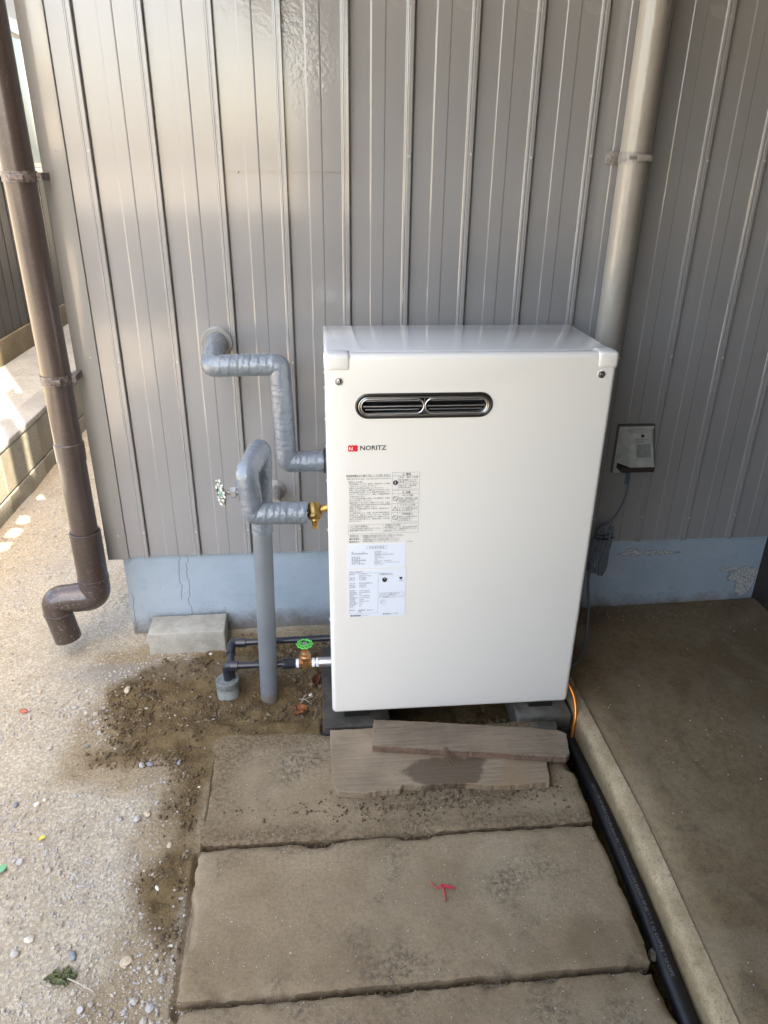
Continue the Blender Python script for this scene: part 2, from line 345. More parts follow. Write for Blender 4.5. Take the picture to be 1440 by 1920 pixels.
M_CUP = concrete('old_pvc_sleeve', (.22,.24,.22), (.34,.36,.34), scale=25, bumpd=.001, rough=.6).m
M_CUPR = simple('sleeve_rim', (.17,.19,.18), .6, var=.3, vscale=120)
m = NT('brown_pvc'); c = m.mix(m.ramp(m.noise(5, 3), .3, .7), (.05,.035,.031), (.068,.049,.043))
X, Y, Z = m.sep(); c = m.mix(m.math('MULTIPLY', m.ramp(m.noise(160, 4, .75), .58, .66), m.ramp(Z, .0, .45, .8, .12)), c, (.38,.34,.29))
m.set(color=c, rough=.3, coat=.35, coatr=.12); m.bump(m.noise(12, 2), .002, .3); M_BROWN = m.m
M_TAUPE = simple('taupe_painted_pipe', (.36,.325,.28), .28, nscale=40, nstr=.0015, var=.08, vscale=6, coat=.5, coatr=.07)
M_BRKT = simple('painted_bracket', (.27,.245,.22), .45, nscale=120, nstr=.001, var=.25, vscale=90)
M_BRKTB = simple('rusty_bracket', (.13,.10,.09), .5, nscale=150, nstr=.001, var=.5, vscale=120)
M_OUT = simple('aged_outlet_cover', (.42,.43,.40), .45, var=.15, vscale=40)
M_OUTD = simple('outlet_grille', (.035,.026,.024), .5)
M_GASK = simple('sealant_gasket', (.085,.075,.068), .6)
M_OUTL = simple('faded_outlet_label', (.24,.25,.245), .5, var=.15, vscale=60)
M_CORD = simple('grey_cord', (.17,.19,.215), .35)
M_PLUG = simple('blue_grey_plug', (.09,.135,.19), .45)
M_TIE = simple('black_tie', (.01,.01,.01), .4)
M_COPPER = simple('orange_copper', (.85,.27,.05), .28, .7)
M_DARKW = simple('dark_corrugated', (.062,.055,.052), .45, var=.12, vscale=5)
M_PLINTH = concrete('plinth', (.15,.12,.075), (.22,.175,.11), scale=5).m
M_ALU = simple('window_frame_alu', (.55,.56,.57), .3, .8)
m = NT('window_glass'); m.set(color=(.30,.42,.42), rough=.08, spec=.9, coat=1.0, coatr=.02); M_GLASS = m.m
M_OFFW = simple('offwhite_wall', (.72,.71,.68), .6)
M_DBROWN = simple('dark_brown_wall', (.045,.032,.028), .6, nscale=40, nstr=.002, var=.3, vscale=10)
M_ROOF = simple('roof_sheet', (.10,.09,.08), .6)
M_LEAF = simple('dead_leaf', (.30,.10,.035), .7, nscale=90, nstr=.003, var=.45, vscale=60)
M_LEAFR = simple('dark_red_leaf', (.13,.035,.02), .6, var=.4, vscale=60)
M_LEAFG = simple('mint_leaf', (.16,.42,.22), .5)
M_LEAFY = simple('yellow_leaf', (.60,.52,.10), .6)
M_WEED = simple('withered_weed', (.11,.13,.055), .8, var=.4, vscale=90)
M_ROOTW = simple('pale_root', (.45,.40,.32), .7)
M_STRING = simple('red_string', (.45,.035,.05), .5)
M_CHIP = simple('white_chip', (.62,.58,.50), .7, var=.1, vscale=80)
M_SHARD = simple('brick_red_shard', (.40,.13,.08), .85, nscale=150, nstr=.002, var=.2, vscale=60)
M_SGREY = simple('grey_pebble', (.42,.41,.39), .8, nscale=150, nstr=.001, var=.15, vscale=120)
M_SBLUE = simple('blue_grey_stone', (.20,.22,.25), .75, nscale=150, nstr=.001, var=.2, vscale=100)
M_STAN = simple('tan_stone', (.46,.38,.27), .85, nscale=150, nstr=.001, var=.2, vscale=100)
M_BLOCKER = simple('light_blocker_dark', (.06,.055,.05), .6)  # dark surface for the two unseen light blockers
M_LEAVES = simple('hedge_leaves', (.05,.085,.03), .7, var=.5, vscale=9)

# ------------------------------------------------------------------ ground
WETP = [(-.61,-.20),(-.50,-.165),(-.42,-.15),(-.30,-.05),(-.05,-.03),(.0,-.05),(-.02,-.50),(-.29,-.48),(-.30,-.60),(-.315,-.80),(-.31,-1.00),(-.345,-1.0),(-.40,-.93),(-.42,-.86),(-.37,-.78),(-.385,-.70),(-.37,-.60),(-.41,-.555),(-.47,-.52),(-.52,-.515),(-.60,-.535),(-.62,-.50),(-.55,-.48),(-.555,-.42),(-.60,-.33)]
PAV = [(-.315,.54,-.784,-.458),(-.305,.535,-1.0985,-.794),(-.30,.53,-1.42,-1.1125),(-.30,.53,-1.735,-1.43),(-.30,.53,-2.05,-1.745),(-.30,.53,-2.365,-2.06)]
def graded(lo, hi, step, far):
    a = np.arange(lo, hi+1e-9, step); out = [a]; L = [lo]; H = [hi]; s = step
    while H[-1] < far: s *= 1.45; H.append(H[-1]+s); L.append(L[-1]-s)
    return np.concatenate([np.array(L[:0:-1]), a, np.array(H[1:])])
gx = graded(-1.30, .64, .0058, 160); gy = graded(-1.50, 1.60, .0062, 160)
GX, GY = np.meshgrid(gx, gy); x = GX.ravel(); y = GY.ravel()
nearf = np.exp(-np.maximum(0, np.hypot(x+.3, y)-1.6)**2)
def wetmask(x, y):
    sd = inpoly(x, y, WETP); n = fbm(x, y, 9, 5, 3)-.5
    return 1-sstep(-.025, .03, sd+n*.10)
def gz(x, y):
    wm = wetmask(x, y)
    z = (fbm(x, y, 3, 4, 1)-.5)*.022 + (fbm(x, y, 45, 3, 5)-.5)*.009*(.6+.7*wm) - .004
    z = z + wm*(vnoise(x, y, 26, 30)-.35)*.012
    z = z - .006*np.exp(-((x+.12)/.10)**2-((y+.36)/.12)**2)
    return z
wet = wetmask(x, y); z = gz(x, y)
DMP = [(-.66,-.10),(-.30,-.0),(0,0),(0,-.5),(-.3,-.5),(-.3,-1.3),(-.40,-1.3),(-.44,-.95),(-.42,-.62),(-.62,-.56),(-.64,-.35)]
damp = 1-sstep(-.03, .06, inpoly(x, y, DMP)+(fbm(x, y, 7, 5, 33)-.5)*.16)
for (a, b, c_, d) in PAV:
    ins = (x > a+.012) & (x < b-.01) & (y > c_+.008) & (y < d-.008); z = np.where(ins, -.07, z)
    near_ = (x > a-.004) & (x < b) & (y > c_-.02) & (y < d+.02) & ~ins; z = np.where(near_, np.minimum(z-.012, -.016), z)
z = np.where((x > .527) & (y < -.445), -.105, z); wet = np.where((x > .52) & (y < -.44), 1., wet); z = np.where(x > .60, -.09, z)  # wet soil tone here also paints the dark of the trench gap
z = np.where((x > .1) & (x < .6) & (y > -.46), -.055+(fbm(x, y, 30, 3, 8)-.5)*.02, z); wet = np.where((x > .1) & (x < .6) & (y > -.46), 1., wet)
edge_ = ((y > -.80) & (y < -.43) & (x > -.42) & (x < -.298)) | ((y > -.470) & (y < -.42) & (x > -.32) & (x < -.05))
z = np.where(edge_, np.maximum(z, -.0015+(fbm(x, y, 40, 4, 66)-.45)*.012), z)
z = np.where(np.hypot(x+.294, y+.297) < .026, -.06, z)
strip = sstep(-.235, -.205, y)*(1-sstep(-.155, -.12, y))*sstep(-.85, -.6, x)*(1-sstep(-.12, -.02, x))*(.3+.7*fbm(x, y, 7, 3, 22))
ny, nx = GX.shape; idx = np.arange(nx*ny).reshape(ny, nx)
F = np.stack([idx[:-1,:-1].ravel(), idx[:-1,1:].ravel(), idx[1:,1:].ravel(), idx[1:,:-1].ravel()], 1)
def fastmesh(name, V, F, mat, smooth=True, attrs=None):
    me = bpy.data.meshes.new(name); me.vertices.add(len(V)); me.vertices.foreach_set('co', np.asarray(V, np.float32).ravel())
    k = F.shape[1]; me.loops.add(F.size); me.loops.foreach_set('vertex_index', F.ravel().astype(np.int32)); me.polygons.add(len(F))
    me.polygons.foreach_set('loop_start', np.arange(0, F.size, k, dtype=np.int32)); me.polygons.foreach_set('loop_total', np.full(len(F), k, np.int32))
    me.polygons.foreach_set('use_smooth', np.full(len(F), smooth)); me.update(calc_edges=True)
    for n_, a_ in (attrs or {}).items():
        at = me.attributes.new(n_, 'FLOAT', 'POINT'); at.data.foreach_set('value', np.asarray(a_, np.float32))
    return link(name, me, mat)
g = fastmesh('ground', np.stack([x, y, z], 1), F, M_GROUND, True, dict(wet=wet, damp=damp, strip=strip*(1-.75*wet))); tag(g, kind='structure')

# loose gravel and soil clods (uncountable: stuff)
def icos():
    b = bmesh.new(); bmesh.ops.create_icosphere(b, subdivisions=1, radius=1); V = np.array([v.co[:] for v in b.verts]); F = np.array([[v.index for v in f.verts] for f in b.faces]); b.free(); return V, F
IV, IF = icos()
def scatter(name, P, size, mat, flat=.65, sink=.35):
    n = len(P); k = len(IV); sc = size[:,None,None]*(0.7+.6*rng.random((n,1,3))); sc[:,:,2] *= flat
    V = IV[None]*(1+.38*(rng.random((n,k,1))-.5))*sc; a = rng.random(n)*6.283; ca, sa = np.cos(a)[:,None], np.sin(a)[:,None]
    X_ = V[:,:,0]*ca-V[:,:,1]*sa; Y_ = V[:,:,0]*sa+V[:,:,1]*ca; V = np.stack([X_, Y_, V[:,:,2]], 2)+P[:,None,:]; V[:,:,2] += (size*flat*sink)[:,None]
    return fastmesh(name, V.reshape(-1,3), (IF[None]+(np.arange(n)*k)[:,None,None]).reshape(-1,3), mat, False)
def offpav(px, py):
    ok = np.ones(px.shape, bool)
    for (a, b, c_, d) in PAV: ok &= ~((px > a-.008) & (px < b+.3) & (py > c_-.0) & (py < d+.0))
    return ok
n = 60000; px = rng.uniform(-1.25, -.05, n); py = -1.35+2.6*rng.random(n)**1.15; wm = wetmask(px, py)
dens = fbm(px, py, 5, 4, 40); keep = (rng.random(n) > wm*.93) & offpav(px, py) & (px < -.29) & ((py < -.02) | (px < -.62)) & (dens+.35*rng.random(n) > .63) ; px = px[keep]; py = py[keep]
sz = .0013+.0028*rng.random(len(px))**3; sz = np.where(rng.random(len(px)) < .010*(.3+2.2*(fbm(px, py, 6, 3, 91) > .54)), .004+.0045*rng.random(len(px))**1.5, sz)
o = scatter('gravel', np.stack([px, py, gz(px, py)], 1), sz, M_GRAV); tag(o, 'loose pale grey and tan gravel strewn over the dirt left of the slabs', 'gravel', kind='stuff')
n = 15000; px = rng.uniform(-.66, .0, n); py = rng.uniform(-1.05, -.02, n); wm = wetmask(px, py); keep = (rng.random(n) < wm*(.25+.75*(fbm(px, py, 8, 3, 50) > .48))) & offpav(px, py); px = px[keep]; py = py[keep]
keep = (np.hypot(px+.294, py+.297) > .034); px = px[keep]; py = py[keep]
sz = .0012+.0045*rng.random(len(px))**3
o = scatter('soil_crumbs', np.stack([px, py, gz(px, py)], 1), sz, M_CLOD, .8); tag(o, 'dark damp soil crumbs dug up round the pipes', 'soil', kind='stuff')
# dirt crumbs on the first paver and in the joints
n = 1500; px = rng.normal(.22, .22, n); py = -.705+.022*rng.normal(size=n); k1 = (px > -.27) & (px < .51); px = px[k1]; py = py[k1]
q = 900; jx = rng.uniform(-.29, .52, q); jy = np.where(rng.random(q) < .5, -.789, -1.106)+rng.normal(size=q)*.003
P = np.concatenate([np.stack([px, py, np.full(len(px), .0005)], 1), np.stack([jx, jy, np.full(q, -.0165)], 1)])
o = scatter('dirt_crumbs', P, .0006+.0030*rng.random(len(P))**4, M_CLOD, .6, .3); tag(o, 'brown dirt crumbs lying on the paving slabs below the boards', 'dirt', kind='stuff')

n = 2600; px = rng.uniform(-.29, .52, n); py = rng.uniform(-1.40, -.47, n); k1 = (np.abs(py+.789) > .012) & (np.abs(py+1.105) > .012)
o = scatter('slab_grit', np.stack([px[k1], py[k1], np.full(k1.sum(), .0006)], 1), .0004+.0013*rng.random(k1.sum())**4, M_GRAV, .7, .2); tag(o, 'fine pale grit scattered over the paving slabs', 'grit', kind='stuff')
# paving slabs -----------------------------------------------------------------
def paver(x0, x1, y0, y1, seed, label):
    nx_, ny_ = 150, 60; u = np.linspace(0, 1, nx_); v = np.linspace(0, 1, ny_); U, W = np.meshgrid(u, v)
    s = np.minimum.reduce([U*(x1-x0), (1-U)*(x1-x0), W*(y1-y0), (1-W)*(y1-y0)])
    X_ = x0+U*(x1-x0); Y_ = y0+W*(y1-y0); nz = lambda f, k: fbm(X_*1.0, Y_*1.0, f, 4, seed*10+k)-.5
    e = np.exp(-s/.02); cr = np.exp(-(np.hypot(np.minimum(U, 1-U)*(x1-x0), np.minimum(W, 1-W)*(y1-y0))/.03)**2)
    X_ = X_+e*(nz(11, 1)*.008+nz(70, 8)*.007)+np.where(U > .5, -1, 1)*cr*.004; Y_ = Y_+e*(nz(11, 2)*.006+nz(70, 9)*.006)+np.where(W > .5, -1, 1)*cr*.003
    ch = np.clip((fbm(X_, Y_, 11, 3, seed*10+7)-.56)*6, 0, 1)
    Z_ = nz(6, 3)*.004+nz(60, 4)*.0018-.004*np.exp(-(s/.004)**2)-.012*ch*np.exp(-(s/.012)**2)
    X_ = X_.ravel(); Y_ = Y_.ravel(); Z_ = Z_.ravel(); idx = np.arange(nx_*ny_).reshape(ny_, nx_)
    F = [tuple(f) for f in np.stack([idx[:-1,:-1].ravel(), idx[:-1,1:].ravel(), idx[1:,1:].ravel(), idx[1:,:-1].ravel()], 1)]
    ring = np.concatenate([idx[0,:], idx[1:,-1], idx[-1,-2::-1], idx[-2:0:-1,0]]); nb = len(X_); V = np.stack([X_, Y_, Z_], 1)
    low = V[ring].copy(); low[:,2] = -.06; V = np.concatenate([V, low]); nr = len(ring)
    for i in range(nr): j = (i+1) % nr; F.append((int(ring[j]), int(ring[i]), nb+i, nb+j))
    F = np.array([f for f in F])
    dirt = np.zeros(len(V)); xx, yy = V[:,0], V[:,1]; nn = fbm(xx, yy, 8, 4, 77)
    if seed == 1:
        dirt = np.clip(1.5*np.exp(-((yy+.70)/.030)**2)*(nn*2-.45)*sstep(-.05, .08, xx)+1.5*np.exp(-((yy+.468)/.035)**2)*(nn*1.7)+1.6*sstep(-.19,-.31, xx)*(nn*1.8-.15)+1.2*sstep(-.725,-.775, yy)*(nn*2-.3)+.5*(nn-.35), 0, .9)
        dirt = np.maximum(dirt, .75*np.clip((nn-.5)*5, 0, 1)*np.exp(-((xx+.13)/.1)**2-((yy+.62)/.1)**2))
    if seed == 2: dirt = np.clip(sstep(-.815, -.795, yy)*(nn*1.5-.1), 0, .6)
    o = fastmesh('paving_slab', V, F, paver_mat('paver_concrete_%d' % seed, seed), True, dict(dirt=dirt)); o.data.set_sharp_from_angle(angle=R(50))
    return tag(o, label, 'paving slab', 'concrete paving slabs in a row in front of the heater')
LBL = ['stained concrete paving slab under the wooden boards, nearest the heater', 'clean rectangular concrete paving slab with the red string scrap on it', 'concrete paving slab at the bottom edge of the photo, next after the one with red string',
       None, None, None]
for i, (a, b, c_, d) in enumerate(PAV[:3]): paver(a, b, c_, d, i+1, LBL[i])

# yard slab, kerb, trench -----------------------------------------------------------------
def kerb_x(y_): return .603-.004*abs(y_+.8)/.4 if y_ > -.8 else .603-.018*(-.8-y_)/.4*1.0
ys = np.linspace(-4.2, -.0, 330); prof = [(-.004,-.09),(-.002,-.045),(0,-.01),(.001,.008),(.003,.0175),(.008,.0225),(.016,.0262),(.034,.029)]
V = []; F = []
for y_ in ys:
    k = .0015*(vnoise(np.array([y_]), np.array([.3]), 9, 60)[0]-.5)
    for i, (dx, dz) in enumerate(prof):
        c1 = .5*(vnoise(np.array([y_]), np.array([i*.03]), 40, 61)[0]-.5)*.004*(dx < .03); V.append((kerb_x(y_)+dx+k+c1, y_, dz+c1*.6))
n = len(prof)
for i in range(len(ys)-1):
    for j in range(n-1): F.append((i*n+j, i*n+j+1, (i+1)*n+j+1, (i+1)*n+j))
o = mesh('kerb', V, F, M_KERB, smooth=True); tag(o, kind='structure')
V = []; F = []; xs = np.concatenate([[0], np.linspace(.0005, 1, 12)]); 
for y_ in ys:
    for i, t in enumerate(xs):
        xa = kerb_x(y_)+.034+.0015*(vnoise(np.array([y_]), np.array([.3]), 9, 60)[0]-.5); X_ = xa+t*(1.36-xa); V.append((X_, y_, (.0215 if i == 0 else .0265)+.014*t+.003*(vnoise(np.array([X_]), np.array([y_]), 3, 9)[0]-.5)*(t > 0)))
n = len(xs)
for i in range(len(ys)-1):
    for j in range(n-1): F.append((i*n+j, i*n+j+1, (i+1)*n+j+1, (i+1)*n+j))
o = mesh('yard_floor', V, F, M_SLAB, smooth=True); tag(o, kind='structure')

n = 700; px = rng.uniform(.66, 1.30, n); py = -.02-1.3*rng.random(n)**1.8
o = scatter('floor_grit', np.stack([px, py, .0262+.014*(px-.637)/.72], 1), .0005+.0022*rng.random(n)**4, M_GRAV, .6, .2); tag(o, 'pale flakes and grit on the dark yard floor by the foundation', 'grit', kind='stuff')
# ------------------------------------------------------------------ house wall
P = .145; X0 = -.522; ZB = .265; ZT = 3.0; YF = 0.0
wall = thing('house_wall', (0, 0, 0), 'tall wall of vertical taupe metal siding above a pale blue painted foundation', 'wall')
prof1 = [(.000, 0), (.300, 0), (.314, -.0003), (.328, -.0012), (.520, -.0012), (.534, -.0009), (.545, 0), (.845, 0), (.856, -.0012), (.868, -.0058), (.885, -.0062), (.893, -.0050), (.905, -.0052), (.915, -.0085), (.960, -.0088), (.972, -.0075), (.976, .006), (1.0, .006)]
def panel(x0, pr, z0, z1, dy=0, mat=M_SID, nz=2):
    zz = np.linspace(z0, z1, nz); V = []; F = []; n = len(pr)
    for z_ in zz:
        for (u, d) in pr: V.append((x0+u*P, YF+d+dy, z_))
    for i in range(nz-1):
        for j in range(n-1): F.append((i*n+j, i*n+j+1, (i+1)*n+j+1, (i+1)*n+j))
    b0 = len(V)
    for (u, d) in pr: V.append((x0+u*P, YF+.010, z0))
    for j in range(n-1): F.append((j+1, j, b0+j, b0+j+1))
    return mesh('siding_panel', V, F, mat, wall)
first = panel(X0, prof1, ZB, ZT)
for i in range(-0, 13):
    xo = X0+(i)*P-0
    if i == 0: continue
    if xo+P > 1.335:
        pr = [(u, d) for (u, d) in prof1 if xo+u*P <= 1.335]+[((1.345-xo)/P, 0)]; panel(xo, pr, ZB, ZT); continue
    if i in (2, 3):      # lap joint: lower sheet and a slightly proud upper sheet
        panel(xo, prof1, ZB, 1.276); panel(xo, prof1, 1.268, ZT, -.0028)
    else:
        o = link('siding_panel', first.data, None, wall); o.location = ((i)*P, 0, 0)
# left part-panel and corner trim
panel(X0-P, [(u, d) for (u, d) in prof1 if u > .62 or u == .545][1:] and [(.585, .002)]+[(u, d) for (u, d) in prof1 if u > .80], ZB, ZT)
tr = bmesh.new(); bx(-.6405, -.583, -.0040, .009, ZB-.006, ZT, .0012, 2, tr); bx(-.6405, -.637, .0095, .12, ZB-.006, ZT, 0, 1, tr)
from_bm('corner_trim', tr, M_TRIM, wall, smooth=True, angle=40)
# nails: three rows on the ribs plus two on the flats
def nail_mesh():
    b = bmesh.new(); bmesh.ops.create_uvsphere(b, u_segments=10, v_segments=6, radius=.0032); bmesh.ops.scale(b, verts=b.verts, vec=(1, .5, 1)); me = bpy.data.meshes.new('nail'); b.to_mesh(me); b.free(); me.materials.append(M_NAIL); return me
NM = nail_mesh()
for zrow in (1.307, .825, .343):
    for i in range(-1, 12):
        xx = X0+(i+.942)*P+random.uniform(-.001, .001)
        if xx > 1.3: continue
        link('nail', NM, None, wall, (xx, -.0085, zrow+random.uniform(-.004, .004)))
for xx, zz in ((-.603, 1.305), (-.6, .838), (-.603, .335), (-.205, 1.266), (-.21, .81)): link('nail', NM, None, wall, (xx, -.0035 if xx < -.58 else -.001, zz))
# foundation, house body
box('foundation', -.604, 1.345, .012, .20, -.12, ZB+.004, M_FND, wall)
bm = bmesh.new(); bx(-.636, 6.0, .14, 7.0, ZB, 6.0, 0, 1, bm); bx(-.600, 6, .21, 7.0, -.12, ZB-.002, 0, 1, bm); from_bm('wall_body', bm, M_SID, wall)
# end of the covered yard
sw = thing('side_wall', (1.335, -1.5, 0), 'dark brown wall at the right end of the covered yard', 'wall'); box('wall_board', 1.3465, 1.39, -2.61, .135, -.05, 2.3, M_DBROWN, sw, .004)
# covered-yard roof above (outside the frame); its left edge lets small spots of sun through
rf = thing('yard_roof', (.5, -2, 2.3), 'corrugated roof over the covered yard', 'roof')
V = []; F = []; xs = np.linspace(-.425, 1.5, 100); 
for X_ in xs:
    for Y_ in (-4.2, -.012): V.append((X_, Y_, 2.31+.008*math.sin(X_*83)))
for i in range(len(xs)-1): F.append((2*i, 2*i+2, 2*i+3, 2*i+1))
mesh('roof_sheet', V, F, M_ROOF, rf)
bm = bmesh.new(); bx(-.533, -.470, -4.2, -.012, 2.296, 2.306, 0, 1, bm)
yy = -.589+.032-.1155*31
for k in range(35): bx(-.472, -.422, yy, yy+.052, 2.2975, 2.3045, 0, 1, bm); yy += .1155
from_bm('roof_edge', bm, M_ROOF, rf)
bm = bmesh.new()
for Y_ in (-4.3, -3.3, -2.3, -1.3, -.3): bx(-.46, 1.5, Y_-.03, Y_+.03, 2.22, 2.29, 0, 1, bm)
from_bm('rafter', bm, M_DBROWN, rf)
# unseen dark block added behind the camera to keep front light off the right side
oh = thing('rear_light_blocker', (3.4, -2.62, 0), 'unseen dark block added behind the camera to hold back front light', 'light blocker'); box('wall', -.04, 6.5, -7.2, -2.62, -.05, 3.2, M_BLOCKER, oh)

gw = thing('low_light_blocker', (-2.5, -5.2, 0), 'unseen low wall added behind the camera to trim front light and reflections', 'wall'); box('wall', -7, .52, -5.35, -5.2, -.1, .9, M_BLOCKER, gw)  # added out of view to trim front light and siding reflections
# ------------------------------------------------------------------ neighbour side (left)
rw = thing('retaining_wall', (-1.3, 1, 0), 'low concrete block retaining wall along the left passage, striped by sunlight', 'wall')
bm = bmesh.new(); bx(-1.385, -1.2695, -.4125/2, .4125/2, -.085, .085, .004, 2, bm); bmesh.ops.translate(bm, verts=bm.verts, vec=(1.327, 0, 0)); me = bpy.data.meshes.new('block'); bm.to_mesh(me); bm.free(); me.materials.append(M_RET)
for k in range(-6, 14):
    link('block', me, None, rw, (-1.327, .90+.2075+k*.4165, .162)); 
    o = link('block', me, None, rw, (-1.327+.003, .90+.2075+k*.4165, -.014))
o = box('cap_strip', -1.38, -1.2668, -1.7, 6.6, .250, .277, M_PATH, rw, .004)
o = box('path', -1.745, -1.381, -1.7, 6.6, .10, .2735, M_PATH, None); tag(o, kind='structure')
nb = thing('neighbour_house', (-1.8, 2, .27), 'neighbouring house wall of dark corrugated sheet on a mossy plinth, left edge', 'house')
box('plinth', -1.86, -1.728, -1.7, 6.6, .2, .405, M_PLINTH, nb, .003)
bm = bmesh.new(); bx(-1.80, -1.745, -.058, .058, 0, .80, .003, 2, bm); bx(-1.80, -1.742, -.058, -.053, 0, .80, 0, 1, bm); me = bpy.data.meshes.new('wall_panel'); bm.to_mesh(me); bm.free(); me.materials.append(M_DARKW)
for k in range(40): link('wall_panel', me, None, nb, (0, 1.0+k*.12, .405))
box('backing', -1.86, -1.79, .9, 6.4, .4, 1.21, M_DARKW, nb)
f = bm = bmesh.new()
bx(-1.80, -1.715, 1.6, 5.2, 1.205, 1.245, .004, 1, bm); bx(-1.80, -1.735, 1.6, 5.2, 1.247, 1.275, 0, 1, bm); bx(-1.80, -1.73, 1.6, 5.2, 1.96, 2.03, 0, 1, bm)
for Y_ in (1.6, 2.35, 3.12, 3.9, 4.7): bx(-1.79, -1.735, Y_, Y_+.04, 1.2755, 1.96, 0, 1, bm)
wf = from_bm('window_frame', bm, M_ALU, nb)
box('window_glass', -1.775, -1.765, 1.6, 5.2, 1.26, 1.98, M_GLASS, nb)
box('upper_wall', -1.84, -1.776, .9, 6.4, 1.21, 2.9, M_OFFW, nb)

# ------------------------------------------------------------------ brown downspout at the house corner
PX, PY = -.672, -.058
dp = thing('brown_downspout', (PX, PY, 0), 'brown plastic downspout with a double elbow foot at the left corner of the wall', 'downspout')
pipe('pipe', [(PX-.004, PY, 2.4), (PX, PY, .60), (PX, PY, .34)], .0345, M_BROWN, dp, 36)
lathe('coupling', [(.0345, 0), (.0368, .0005), (.0372, .048), (.0348, .050)], M_BROWN, dp, (PX, PY, .585), seg=36)
bm_prof = [(.0405, 0), (.0405, .148), (.0385, .149), (.0362, .148), (.0362, .03)]
lathe('socket_pipe', bm_prof, M_BROWN, dp, (PX, PY, .232), seg=36)
lathe('joint_ring', [(.0400, 0), (.0422, .001), (.0422, .006), (.0405, .007)], M_BROWN, dp, (PX, PY, .232), seg=36)
E0 = Vector((PX, PY, .236)); dirx = Vector((-1, -.10, .0)).normalized()
pipe('elbow', fillet([E0, E0+Vector((0,0,-.060)), E0+Vector((0,0,-.060))+dirx*.058], .052, 12), .0412, M_BROWN, dp, 36)
E1 = E0+Vector((0,0,-.060))+dirx*.058
pipe('elbow', fillet([E1, E1+dirx*.052, E1+dirx*.052+Vector((.004,-.006,-.046))], .046, 12), .0385, M_BROWN, dp, 36)
E2 = E1+dirx*.052+Vector((.004,-.006,-.043))
lathe('joint_ring', [(.0380, 0), (.0402, .001), (.0402, .006), (.0380, .007)], M_BROWN, dp, E2+Vector((0,0,.0)), seg=36)
V, F = tube([E2, E2+Vector((.006,-.002,-.035)), E2+Vector((.014,-.004,-.082))], .037, 36, False); V2, F2 = tube([E2+Vector((.014,-.004,-.082)), E2], .0335, 36, False)
V += V2; F += [tuple(i+len(V)-len(V2) for i in f_) for f_ in F2]; mesh('spout', V, F, M_BROWN, dp, smooth=True)
for zb in (1.252, .80):
    b_ = lathe('bracket', [(.0346, -.011), (.0372, -.011), (.0372, .011), (.0346, .011)], M_BRKTB, dp, (PX-.001, PY, zb), seg=36)
    box('bracket_clasp', PX-.012, PX+.020, PY-.0405, PY-.036, zb-.006, zb+.006, M_BRKTB, dp, .001)
    box('bracket_arm', PX+.030, PX+.046, PY-.004, PY+.052, zb-.008, zb+.008, M_BRKTB, dp)
# ------------------------------------------------------------------ taupe downspout on the right
QX, QY = .716, -.052
dq = thing('taupe_downspout', (QX, QY, .1), 'taupe painted downspout running down the siding behind the heater', 'downspout')
pipe('pipe', [(QX, QY, 2.3), (QX, QY, .02)], .0325, M_TAUPE, dq, 40)
lathe('bracket', [(.0326, -.0125), (.0345, -.0125), (.0350, 0), (.0345, .0125), (.0326, .0125)], M_BRKT, dq, (QX, QY, 1.307), seg=40)
o = box('bracket_clasp', QX-.004, QX+.030, QY-.0375, QY-.031, 1.300, 1.314, M_BRKT, dq, .0015)
box('bracket_clasp', QX-.024, QX-.006, QY-.0352, QY-.031, 1.3035, 1.3105, M_BRKT, dq, .001)
br = box('bracket_plate', .664, .694, -.012, -.0075, 1.294, 1.321, M_BRKT, dq, .001)
lathe('bracket_screw', [(.0035, 0), (.0035, .002), (.0015, .003)], M_BRKT, dq, (.676, -.012, 1.307), AX['-y'], 12)

# ------------------------------------------------------------------ water heater
HX, HY, HZ0, HZ1, HW, HD = -.020, -.4576, .0504, .9457, .5987, .303
ht = thing('water_heater', (HX+HW/2, HY+HD/2, .03), 'large white outdoor water heater cabinet standing against the grey siding', 'water heater')
ht.rotation_euler = (0, 0, 0)
fc = bx(HX, HX+HW, HY, HY+.034, HZ0, HZ1, .011, 5)
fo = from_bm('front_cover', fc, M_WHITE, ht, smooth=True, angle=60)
def stadium(cx, cz, w_, h_, n=14, y=None):
    r_ = h_/2; pts = []
    for s_, a0 in ((1, -90), (-1, 90)):
        for k in range(n+1): a = R(a0+180*k/n); pts.append((cx+s_*(w_/2-r_)+r_*math.cos(a), cz+r_*math.sin(a)))
    return pts
VC = (.182, .8405); VW, VH = .280, .0485
def prism_y(pts, y0, y1):
    b = bmesh.new(); vs = [b.verts.new((x_, y0, z_)) for x_, z_ in pts]; f_ = b.faces.new(vs); r_ = bmesh.ops.extrude_face_region(b, geom=[f_]); bmesh.ops.translate(b, verts=[v for v in r_['geom'] if isinstance(v, bmesh.types.BMVert)], vec=(0, y1-y0, 0)); bmesh.ops.recalc_face_normals(b, faces=b.faces); return b
cut = from_bm('cutter', prism_y(stadium(VC[0], VC[1], VW, VH), HY-.02, HY+.060), None)
md = fo.modifiers.new('b', 'BOOLEAN'); md.object = cut; md.operation = 'DIFFERENCE'; md.solver = 'EXACT'
dg = bpy.context.evaluated_depsgraph_get(); nm = bpy.data.meshes.new_from_object(fo.evaluated_get(dg)); fo.modifiers.clear(); old = fo.data; fo.data = nm; bpy.data.objects.remove(cut); nm.name = 'front_cover'
nm.set_sharp_from_angle(angle=R(35))
bm = bx(HX+.0008, HX+HW-.0008, HY+.0355, HY+HD, HZ0+.004, HZ1-.0012, .006, 3); from_bm('cabinet', bm, M_TOP, ht, smooth=True, angle=60)
